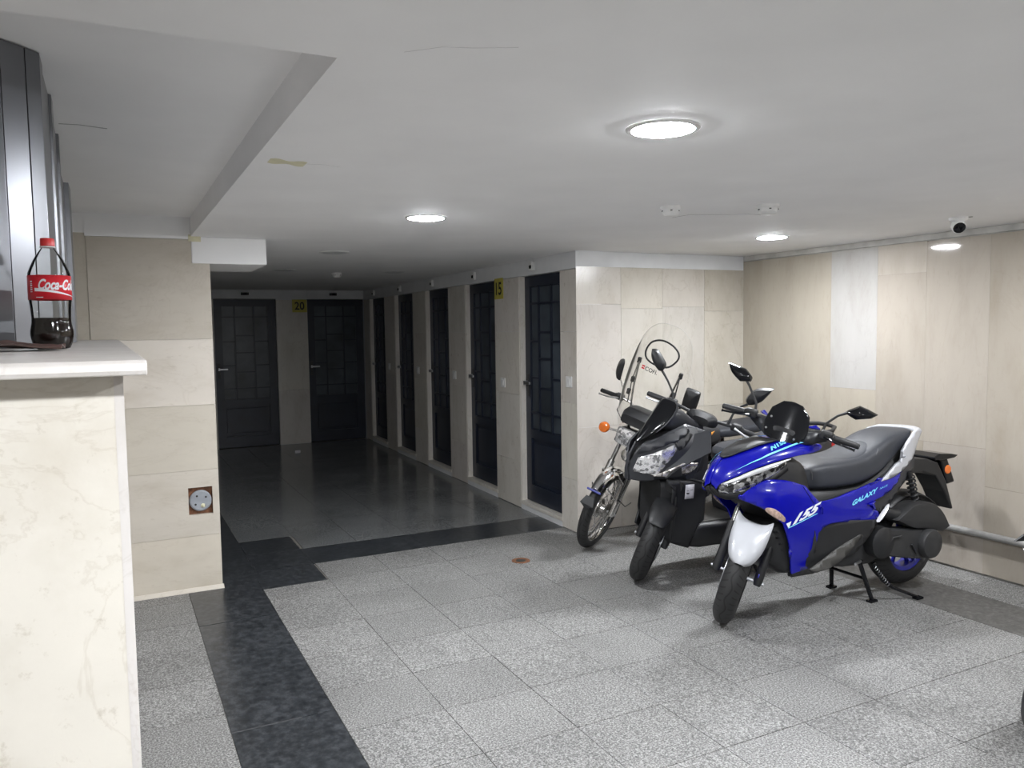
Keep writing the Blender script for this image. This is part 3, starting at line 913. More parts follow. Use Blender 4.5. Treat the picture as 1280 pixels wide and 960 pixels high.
lab = O('label_band', MB().lathe([(0.0416, 0.1065), (0.0416, 0.1585)], (0, 0, 0), (0, 0, 1), 48), 'label_red', t, smooth=60, solid=0.0004, soff=0)
O('cap', MB().lathe([(0.0005, 0.239), (0.0125, 0.239), (0.0138, 0.237), (0.0142, 0.225), (0.0142, 0.2225), (0.0005, 0.2225)], (0, 0, 0), (0, 0, 1), 28), 'red_plastic', t)
O('neck_ring', MB().lathe([(0.0125, 0.2195), (0.0152, 0.2195), (0.0152, 0.2215), (0.0125, 0.2215)], (0, 0, 0), (0, 0, 1), 28, closed=True), 'white_plastic', t)
def on_label(a_deg, z, r=0.0421):
    """a: degrees to the right of the side that faces the viewer"""
    base = math.atan2(-BY, -BX)
    a = base + math.radians(a_deg)
    return (r * math.cos(a), r * math.sin(a), z)
def label_text(body_, a0, a1, z0, h, shear=0.25, bold=0.0, lift=0.0):
    return text_on(body_, lambda u, v: on_label(a0 + (a1 - a0) * u, z0 + h * v + lift * u), shear=shear, bold=bold)
O('lettering', label_text('Coca-Cola', -30, 84, 0.127, 0.023, 0.4, 0.03), 'decal_white', lab, smooth=0)
wave = [[on_label(-42 + 130 * k / 20, 0.1215 + 0.006 * math.cos(k / 20 * 2.6) - 0.003 * (k / 20) + s * (0.0036 * (1 - k / 22)), 0.0420) for s in (-1, 1)] for k in range(21)]
O('wave', MB().grid(wave), 'decal_white', lab, smooth=0)
for k in range(6):
    O('barcode_bar', MB().grid([[on_label(-58 + a, 0.1225 + 0.0042 * k + z, 0.0420) for z in (0, 0.0016 + 0.0012 * (k % 2))] for a in (0, 4, 8)]), 'decal_white', lab, smooth=0)
O('small_print', MB().grid([[on_label(-38 + a, 0.1105 + z, 0.0420) for z in (0, 0.0014)] for a in range(0, 24, 4)]), 'decal_white', lab, smooth=0)

# flattened brown paper under the bottle
rows = []
for i in range(9):
    u = i / 8
    rows.append([(-0.30 + 0.215 * u, 1.755 + 0.165 * v + 0.02 * math.sin(3 * u), PZ + 0.0035 + 0.020 * (1 - u) ** 2 * (1 + math.sin(5 * v + 5 * u)) + 0.0022 * ((i * 7 + j * 3) % 4)) for j, v in enumerate([k / 5 for k in range(6)])])
rows2 = [[(x, y, z) for x, y, z in r if True] for r in rows]
t = O('brown_paper', MB().grid(rows2), 'brown_paper', smooth=0, solid=0.003)
tag(t, 'crumpled brown wrapper lying flat on the parapet beside the bottle', 'wrapper')
# ================================================================ TWO-WHEELERS
# local frame of every bike: +x forward, +y the rider's left, z up, front contact at x = 0
def steer_matrix(deg, cast=26, trail=0.09):
    c = math.radians(cast)
    p = Vector((trail, 0, 0))
    R = Matrix.Rotation(math.radians(deg), 4, Vector((-math.sin(c), 0, math.cos(c))))
    return Matrix.Translation(p) @ R @ Matrix.Translation(-p)
AX = Vector((-math.sin(math.radians(26)), 0, math.cos(math.radians(26))))
def bike_root(name, x, y, lean, label, cat):
    o = empty(name, (x, y, 0), (-math.radians(lean), 0, PI))
    tag(o, label, cat, None)
    return o
def tyre(name, c, R, hw, h, parent, xf=None, n=72):
    """lathe round y with tread coordinates"""
    prof = []
    for k in range(17):                                   # outer crown from -hw to hw
        t = -1 + 2 * k / 16
        a = t * PI / 2
        prof.append((R - h * (1 - math.cos(a)) * 0.92, hw * math.sin(a) * (1.0 if abs(t) < 0.9 else 0.98), t))
    prof = [(R - h, -hw * 0.72, -1.3)] + prof + [(R - h, hw * 0.72, 1.3)]
    V, F, UV = [], [], []
    m = len(prof)
    for i in range(n + 1):
        a = 2 * PI * i / n
        for r, y, t in prof:
            V.append((c[0] + r * math.cos(a), c[1] + y, c[2] + r * math.sin(a)))
            UV.append((i / n, t))
    for i in range(n):
        for j in range(m - 1):
            F.append((i * m + j, (i + 1) * m + j, (i + 1) * m + j + 1, i * m + j + 1))
    me = bpy.data.meshes.new(name)
    if xf is not None: V = [tuple(xf @ Vector(p)) for p in V]
    me.from_pydata(V, [], F)
    uvl = me.uv_layers.new(name='tread')
    for lp in me.loops: uvl.data[lp.index].uv = UV[lp.vertex_index]
    for p in me.polygons: p.use_smooth = True
    me.materials.append(MATS['tyre'])
    return link(bpy.data.objects.new(name, me), parent)
def alloy_wheel(root, name, c, R, hw, h, rim_mat, xf=None, spokes=5, disc=0, flip=1):
    ri = R - h
    mb = MB().lathe([(ri + 0.004, -hw * 0.72), (ri + 0.004, -hw * 0.60), (ri - 0.012, -hw * 0.5), (ri - 0.016, 0), (ri - 0.012, hw * 0.5), (ri + 0.004, hw * 0.60), (ri + 0.004, hw * 0.72), (ri - 0.006, hw * 0.70), (ri - 0.022, hw * 0.55), (ri - 0.026, 0), (ri - 0.022, -hw * 0.55), (ri - 0.006, -hw * 0.70)], c, (0, 1, 0), 48, closed=True)
    mb.lathe([(0.0005, -0.045), (0.034, -0.045), (0.036, -0.02), (0.030, 0), (0.036, 0.02), (0.034, 0.045), (0.0005, 0.045)], c, (0, 1, 0), 24)
    wheel = O(name, mb, rim_mat, root, xf=xf)
    for k in range(spokes):
        for s in (-1, 1):
            a = 2 * PI * k / spokes + s * 0.10 + 0.3
            a2 = 2 * PI * k / spokes + s * 0.22 + 0.3
            p0 = Vector(c) + Vector((math.cos(a) * 0.03, 0, math.sin(a) * 0.03))
            p1 = Vector(c) + Vector((math.cos(a2) * (ri - 0.018), 0, math.sin(a2) * (ri - 0.018)))
            O('spoke', MB().tube([p0, (p0 + p1) / 2, p1], [0.013, 0.010, 0.012], 8), rim_mat, wheel, xf=xf)
    tyre('tyre', c, R, hw, h, wheel, xf)
    if disc:
        O('brake_disc', MB().lathe([(0.070, disc - 0.002), (0.110, disc - 0.002), (0.110, disc + 0.002), (0.070, disc + 0.002)], c, (0, 1, 0), 40, closed=True), 'steel', wheel, xf=xf)
    return wheel
def part_pair(name, mb, mat, root, **kw):
    a = O(name, mb, mat, root, **kw)
    b = O(name, mb.mirror(), mat, root, **kw)
    return a, b
def mirror_part(root, outline, x, stem, xf, mat='gloss_black', depth=0.04, sx=1):
    """rear-view mirror: outline in y-z, shell bulging forward, glass at the back"""
    cy = sum(p[0] for p in outline) / len(outline); cz = sum(p[1] for p in outline) / len(outline)
    o2 = smooth_outline([(p[0], p[1]) + tuple(p[2:]) for p in outline], 3)
    rows = []
    for k, (sc, dx) in enumerate(((1.0, -0.012), (1.0, 0.0), (0.86, 0.55), (0.55, 0.85), (0.2, 1.0))):
        rows.append([(x + dx * depth if k else x - 0.012, cy + (a - cy) * sc, cz + (b - cz) * sc) for a, b in o2])
    shell = O('mirror', MB().grid(rows, cv=True, cap=True), mat, root, smooth=30, xf=xf)
    O('mirror_glass', MB().add([(x - 0.0135, cy + (a - cy) * 0.93, cz + (b - cz) * 0.93) for a, b in o2], [tuple(range(len(o2)))]), 'mirror_face', shell, smooth=0, xf=xf)
    O('mirror_stem', MB().tube(stem, [0.009] + [0.0065] * (len(stem) - 2) + [0.008], 10), 'dark_plastic', root, xf=xf)
def helix(p0, p1, r, turns, n=12):
    P0, P1 = Vector(p0), Vector(p1); ax = (P1 - P0).normalized(); u = ax.orthogonal().normalized(); v = ax.cross(u)
    return [P0 + (P1 - P0) * (k / (turns * n)) + (u * math.cos(2 * PI * k / n) + v * math.sin(2 * PI * k / n)) * r for k in range(turns * n + 1)]
def fork(root, c, y, length, S, slider='matte_black', tube_mat='chrome', r=0.019, split=0.30):
    for s in (1, -1):
        p = Vector((c[0], s * y, c[2]))
        leg = O('fork_slider', MB().tube([p - AX * 0.02, p, p + AX * split * 0.6, p + AX * split], [r * 0.9, r * 1.25, r * 1.15, r * 1.1], 12), slider, root, xf=S)
        O('fork_tube', MB().tube([p + AX * (split - 0.01), p + AX * length], r * 0.74, 12), tube_mat, leg, xf=S)
    O('front_axle', MB().tube([(c[0], -y - 0.03, c[2]), (c[0], y + 0.03, c[2])], 0.009, 10), 'steel', root, xf=S)
def bars(root, x, z, half, S, grip0, grip_mat='dark_plastic', bar_mat='dark_plastic', lever='gloss_black', drop=0.0, rise=None, back=0.03):
    path = rise or [(x, 0, z - 0.01), (x, 0.10, z - 0.005), (x - back * 0.3, 0.18, z), (x - back, half, z - drop)]
    full = [(p[0], -p[1], p[2]) for p in reversed(path[1:])] + path
    O('handlebar', MB().tube(full, 0.011, 10), bar_mat, root, xf=S)
    for s in (1, -1):
        e = Vector((path[-1][0], s * path[-1][1], path[-1][2])); q = Vector((path[-2][0], s * path[-2][1], path[-2][2]))
        d = (e - q).normalized()
        g0 = e - d * (half - grip0)
        g = O('grip', MB().tube([g0, g0 + d * 0.006, g0 + d * 0.010, e - d * 0.004, e], [0.021, 0.021, 0.0165, 0.0165, 0.014], 14), grip_mat, root, xf=S)
        O('bar_end', MB().tube([e, e + d * 0.012, e + d * 0.016], [0.015, 0.015, 0.010], 12), 'matte_black', g, xf=S)
        sw = O('switch_box', MB().box(g0 - d * 0.03 + Vector((0, 0, 0.002)), (0.045, 0.062, 0.046)), 'dark_plastic', root, xf=S, bevel=0.010, smooth=40)
        l0 = g0 - d * 0.035 + Vector((0.03, 0, 0.0)); l1 = g0 + d * 0.03 + Vector((0.055, 0, -0.006)); l2 = e - d * 0.005 + Vector((0.045, 0, -0.014))
        O('lever', MB().tube([l0, l1, (l1 + l2) / 2 + Vector((0.004, 0, 0)), l2, l2 + d * 0.008], [0.009, 0.0075, 0.006, 0.006, 0.009], 8), lever, root, xf=S)

# ---------------------------------------------------------------- blue scooter
def blue_scooter(x, y):
    root = bike_root('scooter', x, y, 0, 'glossy blue scooter with white front mudguard and white tail on its stand', 'scooter')
    S = steer_matrix(43); H = steer_matrix(36)
    # front end
    alloy_wheel(root, 'front_wheel', (0, 0, 0.266), 0.266, 0.057, 0.085, 'rim_blue', xf=S, disc=-0.062)
    fork(root, (0, 0, 0.266), 0.108, 0.56, S, split=0.25)
    O('brake_caliper', MB().box((-0.085, -0.07, 0.33), (0.06, 0.04, 0.09), Matrix.Rotation(0.5, 3, 'Y')), 'engine_grey', root, xf=S, bevel=0.01)
    O('reflector', MB().lathe([(0.0005, 0.006), (0.012, 0.005), (0.014, 0.0)], (0.0, 0.10, 0.30), (0, 1, 0), 16), 'rim_blue', root, xf=S)
    rows = []
    for th, hw, r0, droop, ear in ((34, 0.024, 0.292, 0.004, 1), (38, 0.052, 0.296, 0.010, 1), (44, 0.068, 0.302, 0.016, 1), (54, 0.083, 0.308, 0.020, 1), (65, 0.092, 0.312, 0.020, 1), (75, 0.094, 0.316, 0.0, 0.7), (82, 0.093, 0.316, -0.022, 0.3), (86, 0.090, 0.312, -0.055, 0)):
        a = math.radians(th); row = []
        for t in (-1, -0.9, -0.66, -0.35, 0, 0.35, 0.66, 0.9, 1):
            r = r0 - droop * abs(t) ** 3 - 0.012 * t * t - (0.03 * ear if abs(t) == 1 else 0)
            row.append((r * math.cos(a), hw * t, 0.266 + r * math.sin(a)))
        rows.append(row)
    O('front_mudguard', MB().grid(rows), 'paint_white', root, xf=S, sub=2, solid=0.004, smooth=60)
    rows = [[((0.288) * math.cos(math.radians(th)), 0.066 * t, 0.266 + (0.288 - 0.012 * t * t) * math.sin(math.radians(th))) for t in (-1, -0.5, 0, 0.5, 1)] for th in range(80, 166, 12)]
    O('mudguard_rear', MB().grid(rows), 'matte_black', root, xf=S, solid=0.004)
    # dark core of the front
    O('front_core', super_loft([(0.10, 0.03, 0.705, 0.76), (0.04, 0.10, 0.665, 0.82), (-0.06, 0.14, 0.625, 0.86), (-0.16, 0.155, 0.55, 0.90), (-0.26, 0.16, 0.42, 0.90), (-0.36, 0.16, 0.36, 0.84), (-0.42, 0.14, 0.36, 0.66)], 24, 4), 'matte_black', root)
    O('lower_core', super_loft([(-0.105, 0.07, 0.36, 0.50), (-0.14, 0.115, 0.315, 0.54), (-0.22, 0.165, 0.255, 0.56), (-0.30, 0.172, 0.243, 0.56), (-0.45, 0.172, 0.240, 0.50)], 20, 5), 'matte_black', root)
    for k in range(7):
        O('grille_slat', MB().box((-0.150 - 0.012 * k, 0.085, 0.52 - 0.032 * k), (0.012, 0.13, 0.008)), 'dark_plastic', root, smooth=0)
    # cowl above the headlights, in strips from the centre outwards
    ST = [(0.152, [(0, .745), (.016, .742), (.030, .736), (.040, .728), (.046, .722)]),
          (0.145, [(0, .795), (.018, .79), (.036, .775), (.046, .765), (.052, .750)]),
          (0.115, [(0, .840), (.030, .835), (.056, .812), (.070, .798), (.078, .772)]),
          (0.075, [(0, .872), (.040, .867), (.076, .842), (.096, .820), (.106, .792)]),
          (0.0, [(0, .906), (.052, .904), (.102, .884), (.130, .856), (.140, .826)]),
          (-0.10, [(0, .934), (.062, .933), (.117, .918), (.152, .884), (.162, .852)]),
          (-0.20, [(0, .944), (.066, .946), (.130, .934), (.168, .902), (.177, .872)]),
          (-0.30, [(0, .960), (.078, .958), (.142, .938), (.174, .908), (.181, .882)]),
          (-0.40, [(0, .93), (.118, .940), (.152, .930), (.172, .908), (.177, .884)]),
          (-0.455, [(0, .92), (.150, .925), (.160, .922), (.168, .914), (.170, .902)])]
    def cowl(x_, c):
        """point on the cowl; c = 0 centre .. 4 lower edge"""
        for (xa, A), (xb, B) in zip(ST, ST[1:]):
            if xb <= x_ <= xa or (x_ > xa and xa == ST[0][0]):
                t = max(0, (xa - x_) / (xa - xb)); break
        else:
            A = B = ST[-1][1]; t = 0
        i = min(3, int(c)); q = c - i
        P = [A[i][k] + (A[i + 1][k] - A[i][k]) * q for k in (0, 1)]
        Q = [B[i][k] + (B[i + 1][k] - B[i][k]) * q for k in (0, 1)]
        return Vector((x_, P[0] + (Q[0] - P[0]) * t, P[1] + (Q[1] - P[1]) * t))
    rows = [[(xs, p[0], p[1]) for p in (pr if xs > -0.21 else [(pr[1][0] - 0.03, pr[1][1] - 0.012)] + pr[1:])] for xs, pr in ST]
    part_pair('front_cowl', MB().grid(rows), 'paint_blue', root, sub=2, solid=0.006, smooth=60)
    xs_ = [0.075, 0.045, 0.01, -0.04, -0.10, -0.16, -0.22]
    rows = []
    for k, xs in enumerate(xs_):
        cw_ = (0.35, 0.9, 1.1, 1.25, 1.3, 1.3, 1.3)[k]
        row = [cowl(xs, c) + Vector((0, 0, 0.005)) for c in (cw_, cw_ * 0.75, cw_ * 0.5, cw_ * 0.25, 0)]
        rows.append(row + [Vector((p.x, -p.y, p.z)) for p in reversed(row[:-1])])
    O('cowl_insert', MB().grid(rows), 'dark_plastic', root, solid=0.006, smooth=50)
    rows = [[(0.151, 0, .742), (0.150, 0.02, .738), (0.146, 0.046, .722)], [(0.148, 0, .72), (0.146, 0.02, .718), (0.138, 0.046, .708)], [(0.13, 0, .70), (0.128, 0.02, .70), (0.12, 0.05, .69)], [(0.06, 0, .655), (0.06, 0.03, .66), (0.05, 0.10, .675)]]
    part_pair('nose_chin', MB().grid(rows), 'matte_black', root, sub=1, solid=0.004)
    # headlights
    low = [(0.143, .050, .712), (0.115, .078, .703), (0.075, .102, .704), (0.0, .136, .724), (-0.10, .160, .775), (-0.20, .176, .834)]
    rows = []
    for (xs, pr), lo in zip(ST[1:], low):
        a = Vector((xs, pr[4][0] - 0.004, pr[4][1])); b = Vector(lo)
        rows.append([a + (b - a) * t + Vector((0.010 * math.sin(PI * t), 0.012 * math.sin(PI * t), 0)) for t in (0, 0.25, 0.5, 0.75, 1)])
    for m_ in part_pair('headlight', MB().grid(rows), 'headlight_dark', root, sub=1, solid=0.004, smooth=60): pass
    rows = []
    for k in range(15):
        xs = 0.125 - 0.345 * k / 14
        p = cowl(xs, 4.0); q = p + Vector((0.004, 0.006, -0.002)); wdt = 0.020 * math.sin(PI * min(1, (k + 1.2) / 15)) + 0.004
        rows.append([q, q + Vector((0.004, 0.004, -wdt))])
    part_pair('daytime_strip', MB().grid(rows), 'led_silver', root, solid=0.004)
    rows = [[Vector(lo) + Vector((0, 0, 0)), Vector(lo) + Vector((-0.02, -0.012, -0.028))] for lo in low]
    part_pair('headlight_lip', MB().grid(rows), 'matte_black', root, solid=0.006)
    # cyan line and lettering on the cowl
    for s in (1, -1):
        rows = []
        for k in range(19):
            xs = 0.075 - 0.46 * k / 18
            c = pl(xs, [(0.08, 3.0), (-0.05, 2.9), (-0.2, 2.55), (-0.3, 2.1), (-0.39, 1.7)])
            wd = 0.10 * min(1, (k + 1) / 8)
            P = [cowl(xs, c - wd), cowl(xs, c + wd)]
            rows.append([(p.x, s * (p.y + 0.0045), p.z + 0.0045) for p in P])
        O('cowl_stripe', MB().grid(rows), 'decal_cyan', root, solid=0.0006, soff=0)
        def pn(u, v):
            uu = u if s == 1 else 1 - u
            xs = -0.125 - 0.125 * uu
            c = 2.45 - 0.62 * uu - 0.48 * v
            p = cowl(xs, c)
            return (p.x, s * (p.y + 0.0050), p.z + 0.0050)
        O('cowl_lettering', text_on('N155', pn, shear=0.35, bold=0.045), 'decal_cyan', root, smooth=0)
    # leg-shield side panels
    fA = lambda a, z: ps(a, [(.18, .10), (.06, .145), (-.04, .185), (-.14, .208), (-.4, .21)]) * ps(z, [(.25, .84), (.40, .94), (.55, 1), (.66, 1), (.72, .95), (.77, .84)])
    outA = smooth_outline([(.085, .688, 1), (.03, .730), (-.03, .757), (-.09, .772), (-.20, .758), (-.30, .725, 1), (-.345, .675), (-.405, .618, 1), (-.400, .52), (-.385, .41), (-.345, .280, 1), (-.235, .268, 1), (-.195, .43), (-.145, .545, 1), (-.04, .628)], 6)
    part_pair('side_panel', drape(outA, fA, step=0.025), 'paint_blue', root, solid=0.012, smooth=60)
    seam = [(-0.285, 0.722), (-0.305, 0.69), (-0.33, 0.655), (-0.352, 0.63)]
    for s in (1, -1):
        O('panel_seam', MB().tube([(a, s * (fA(a, z) + 0.0005), z) for a, z in seam], 0.0016, 6), 'gloss_black', root)
        rows = [[(a, s * (fA(a, z) + 0.004), z) for a, z in r] for r in (((-0.035, .640), (-0.035, .622)), ((-0.075, .642), (-0.075, .592)), ((-0.115, .622), (-0.115, .565)), ((-0.165, .575), (-0.160, .545)))]
        O('turn_signal', MB().grid(rows), 'smoked_lens', root, solid=0.008, sub=1)
        def p155(u, v):
            uu = u if s == 1 else 1 - u
            a = -0.20 - 0.205 * uu; z = 0.535 + 0.055 * uu + 0.046 * v
            return (a, s * (fA(a, z) + 0.0022), z)
        O('panel_lettering', text_on('155', p155, shear=0.55, bold=0.045), 'decal_white', root, smooth=0)
        rows = []
        for k in range(8):
            a = -0.175 - 0.20 * k / 7; z = 0.521 + 0.052 * k / 7
            rows.append([(a, s * (fA(a, z + d_) + 0.002), z + d_) for d_ in (0, 0.005)])
        O('panel_stripe', MB().grid(rows), 'decal_cyan', root, solid=0.0005, soff=0)
        w3 = [(-0.160, .548), (-0.193, .557), (-0.182, .530), (-0.176, .522)]
        O('panel_wedge', MB().add([(a, s * (fA(a, z) + 0.0022), z) for a, z in w3], [(0, 1, 2, 3)]), 'decal_white', root, smooth=0)
    # handlebar, cover, little screen
    bars(root, -0.30, 1.035, 0.345, H, 0.225, drop=0.012)
    O('bar_cover', super_loft([(-0.235, 0.05, 0.955, 1.02), (-0.27, 0.115, 0.94, 1.045), (-0.32, 0.150, 0.945, 1.052), (-0.37, 0.135, 0.955, 1.055), (-0.41, 0.08, 0.96, 1.045)], 20, 3), 'dark_plastic', root, xf=H)
    for s in (1, -1):
        O('cover_wing', MB().grid([[(-0.262, s * 0.085, 0.955), (-0.272, s * 0.10, 1.03)], [(-0.285, s * 0.135, 0.972), (-0.295, s * 0.140, 1.035)], [(-0.33, s * 0.20, 1.0), (-0.335, s * 0.20, 1.04)]]), 'matte_graphite', root, xf=H, solid=0.01, smooth=40)
        O('cover_trim', MB().tube([(-0.285, s * 0.105, 1.055), (-0.31, s * 0.135, 1.06), (-0.335, s * 0.155, 1.052)], [0.004, 0.012, 0.004], 8), 'paint_blue', root, xf=H)
    scr = [(0, 1.158), (.05, 1.150, 1), (.098, 1.105, 1), (.112, 1.03), (.090, .972, 1), (.035, .952, 1), (-.035, .952, 1), (-.090, .972, 1), (-.112, 1.03), (-.098, 1.105, 1), (-.05, 1.150, 1)]
    fS = lambda a, z: -0.212 - 0.46 * (z - 0.955) - 1.3 * a * a
    O('flyscreen', drape(smooth_outline(scr, 4), fS, plane='yz', step=0.02), 'gloss_black', root, xf=H, solid=0.005, smooth=60)
    for a, z in ((-0.085, 1.06), (-0.092, 1.0), (0.06, 0.985)):
        O('screen_bolt', MB().lathe([(0.0005, 0.005), (0.005, 0.004), (0.006, 0)], (fS(a, z), a, z), (1, 0, 0), 10), 'steel', root, xf=H)
    mirror_part(root, [(-.405, 1.252, 1), (-.305, 1.240, 1), (-.262, 1.205), (-.262, 1.180, 1), (-.315, 1.165, 1), (-.375, 1.205)], -0.40, [(-0.345, -0.185, 1.03), (-0.355, -0.195, 1.085), (-0.385, -0.26, 1.16), (-0.39, -0.285, 1.185)], H)
    mirror_part(root, [(.245, 1.165), (.300, 1.212, 1), (.345, 1.205, 1), (.395, 1.192, 1), (.370, 1.165, 1), (.300, 1.137, 1), (.262, 1.148)], -0.40, [(-0.345, 0.165, 1.03), (-0.36, 0.175, 1.085), (-0.385, 0.215, 1.135), (-0.39, 0.255, 1.162)], H)
    # body under the seat
    O('frame_cover', super_loft([(-0.36, 0.10, 0.40, 0.70), (-0.42, 0.14, 0.36, 0.69), (-0.6, 0.15, 0.36, 0.68), (-0.8, 0.15, 0.40, 0.68), (-1.0, 0.135, 0.52, 0.74), (-1.15, 0.115, 0.62, 0.84), (-1.28, 0.085, 0.68, 0.90), (-1.33, 0.05, 0.72, 0.88)], 24, 4), 'matte_black', root)
    fB = lambda a, z: ps(a, [(-.40, .205), (-.7, .188), (-1.0, .168), (-1.2, .142)]) - 0.25 * max(0, z - 0.66) - 0.12 * max(0, 0.52 - z)
    outB = smooth_outline([(-.395, .630, 1), (-.50, .634), (-.60, .648), (-.74, .670), (-.87, .690), (-1.105, .727, 1), (-1.08, .68), (-.96, .612), (-.78, .572, 1), (-.885, .515, 1), (-.862, .470, 1), (-.71, .482), (-.56, .502), (-.46, .500), (-.385, .455, 1)], 6)
    part_pair('rear_side_panel', drape(outB, fB, step=0.03), 'paint_blue', root, solid=0.012, smooth=60)
    for s in (1, -1):
        def pg(u, v):
            uu = u if s == 1 else 1 - u
            a = -0.655 - 0.215 * uu; z = 0.578 + 0.052 * uu + 0.026 * v
            return (a, s * (fB(a, z) + 0.0022), z)
        O('panel_lettering', text_on('GALAXY', pg, shear=0.35, bold=0.045), 'decal_cyan', root, smooth=0)
        def pm(u, v):
            uu = u if s == 1 else 1 - u
            a = -0.885 - 0.07 * uu; z = 0.640 + 0.012 * uu + 0.010 * v
            return (a, s * (fB(a, z) + 0.0022), z)
        O('panel_lettering', text_on('NA155', pm, shear=0.35, bold=0.0), 'decal_cyan', root, smooth=0)
    fG = lambda a, z: -0.018 + ps(a, [(-.80, .176), (-1.0, .164), (-1.15, .146), (-1.28, .115)])
    outG = smooth_outline([(-1.11, .727, 1), (-1.22, .790, 1), (-1.275, .775), (-1.272, .70, 1), (-1.18, .66, 1), (-1.09, .605), (-1.0, .54), (-.925, .508, 1), (-.795, .555, 1), (-.86, .585), (-.96, .62), (-1.06, .675)], 5)
    part_pair('tail_cover', drape(outG, fG, step=0.03), 'matte_graphite', root, solid=0.012, smooth=60)
    fW = lambda a, z: 0.008 + ps(a, [(-.9, .176), (-1.05, .166), (-1.18, .142), (-1.30, .105)]) + 0.10 * (z - 0.80)
    outW = smooth_outline([(-.905, .682, 1), (-.96, .715), (-1.03, .765), (-1.075, .785), (-1.078, .835, 1), (-1.13, .885), (-1.195, .930, 1), (-1.265, .945, 1), (-1.300, .930, 1), (-1.25, .84), (-1.215, .79, 1), (-1.12, .735), (-1.0, .695)], 5)
    part_pair('tail_panel', drape(outW, fW, step=0.03), 'paint_white', root, solid=0.016, smooth=60)
    rows = []
    for k in range(9):
        a = -1 + 2 * k / 8
        yy = 0.135 * a; q = 1 - a * a
        rows.append([(-1.20 - 0.075 * q, yy, 0.930), (-1.215 - 0.08 * q, yy, 0.947), (-1.26 - 0.105 * q, yy, 0.948), (-1.295 - 0.105 * q, yy, 0.930), (-1.27 - 0.10 * q, yy, 0.905)])
    O('grab_rail', MB().grid(rows, cv=True, cap=True), 'paint_white', root, sub=1)
    # seat
    O('seat', super_loft([(-0.345, 0.06, 0.705, 0.745), (-0.365, 0.105, 0.690, 0.780), (-0.41, 0.138, 0.675, 0.803), (-0.50, 0.152, 0.665, 0.818), (-0.65, 0.160, 0.660, 0.818), (-0.78, 0.160, 0.668, 0.822), (-0.87, 0.156, 0.690, 0.848), (-0.95, 0.150, 0.715, 0.888), (-1.03, 0.143, 0.765, 0.922), (-1.12, 0.134, 0.835, 0.940), (-1.22, 0.115, 0.885, 0.944), (-1.275, 0.08, 0.900, 0.935)], 32, 4.5), 'seat_vinyl', root, sub=1, smooth=60)
    O('seat_insert', super_loft([(-0.60, 0.06, 0.80, 0.820), (-0.66, 0.115, 0.79, 0.8225), (-0.78, 0.128, 0.79, 0.828), (-0.87, 0.118, 0.80, 0.855), (-0.93, 0.09, 0.83, 0.880), (-0.955, 0.04, 0.85, 0.888)], 28, 3), 'seat_vinyl_light', root, sub=1, smooth=60)
    O('seat_piping', MB().tube([(-0.415, 0.141 * math.cos(a), 0.735 + 0.071 * math.copysign(abs(math.sin(a)) ** 0.5, math.sin(a))) for a in [PI * k / 16 for k in range(17)]], 0.0022, 6), 'stitch_grey', root)
    O('seat_piping', MB().tube([(-0.88 - 0.09 * math.sin(a), 0.150 * math.cos(a), 0.80 + 0.085 * math.sin(a) ** 0.5 if math.sin(a) > 0 else 0.80) for a in [PI * k / 20 for k in range(21)]], 0.002, 6), 'stitch_grey', root)
    # footboards
    fF = lambda a, z: 0.190 - 0.25 * max(0, 0.33 - z)
    outF = smooth_outline([(-.36, .505, 1), (-.54, .512), (-.72, .492), (-.868, .476, 1), (-.80, .40), (-.70, .325), (-.56, .270), (-.40, .243, 1), (-.24, .248, 1), (-.232, .270, 1), (-.34, .285, 1), (-.375, .40)], 5)
    part_pair('footboard_cover', drape(outF, fF, step=0.04), 'matte_black', root, solid=0.02, smooth=50)
    fR = lambda a, z: 0.192 + 0.32 * max(0, 0.385 - z)
    outR = smooth_outline([(-.315, .293, 1), (-.42, .325), (-.54, .365), (-.72, .415, 1), (-.735, .400), (-.60, .325), (-.48, .284), (-.36, .270, 1)], 5)
    part_pair('foot_rest', drape(outR, fR, step=0.04), 'foot_grey', root, solid=0.012, smooth=40)
    # rear wheel, engine, transmission
    alloy_wheel(root, 'rear_wheel', (-1.29, 0, 0.277), 0.272, 0.070, 0.090, 'rim_blue')
    O('engine_block', super_loft([(-0.62, 0.08, 0.22, 0.36), (-0.72, 0.11, 0.20, 0.42), (-0.92, 0.12, 0.19, 0.44), (-1.08, 0.09, 0.22, 0.42)], 18, 4), 'engine_grey', root)
    cv = MB()
    rows = []
    for yv, g in ((0.085, 0.96), (0.14, 1.0), (0.165, 0.98), (0.178, 0.88)):
        pts = smooth_outline([(-.865, .37), (-.90, .415), (-1.0, .405), (-1.16, .385), (-1.29, .372), (-1.375, .33), (-1.385, .25), (-1.32, .195), (-1.2, .205), (-1.05, .235), (-.93, .265), (-.87, .31)], 4)
        cxx, czz = -1.12, 0.30
        rows.append([(cxx + (a - cxx) * g, yv, czz + (b - czz) * g) for a, b in pts])
    O('transmission_case', MB().grid(rows, cv=True, cap=True), 'engine_grey', root, smooth=40)
    O('transmission_ribs', MB().tube([(-0.93, 0.182, 0.30), (-0.99, 0.186, 0.36), (-1.06, 0.186, 0.36)], 0.006, 8).tube([(-1.20, 0.182, 0.24), (-1.15, 0.186, 0.30)], 0.006, 8), 'engine_grey', root)
    O('fan_cover', MB().lathe([(0.090, 0.06), (0.092, 0.10), (0.088, 0.125), (0.060, 0.14), (0.0005, 0.142)], (-0.93, 0.05, 0.335), (0, 1, 0), 28), 'matte_black', root)
    O('clutch_cap', MB().lathe([(0.084, 0.0), (0.086, 0.045), (0.078, 0.060), (0.055, 0.066), (0.0005, 0.067)], (-1.295, 0.155, 0.287), (0, 1, 0), 36), 'engine_grey', root)
    rows = []
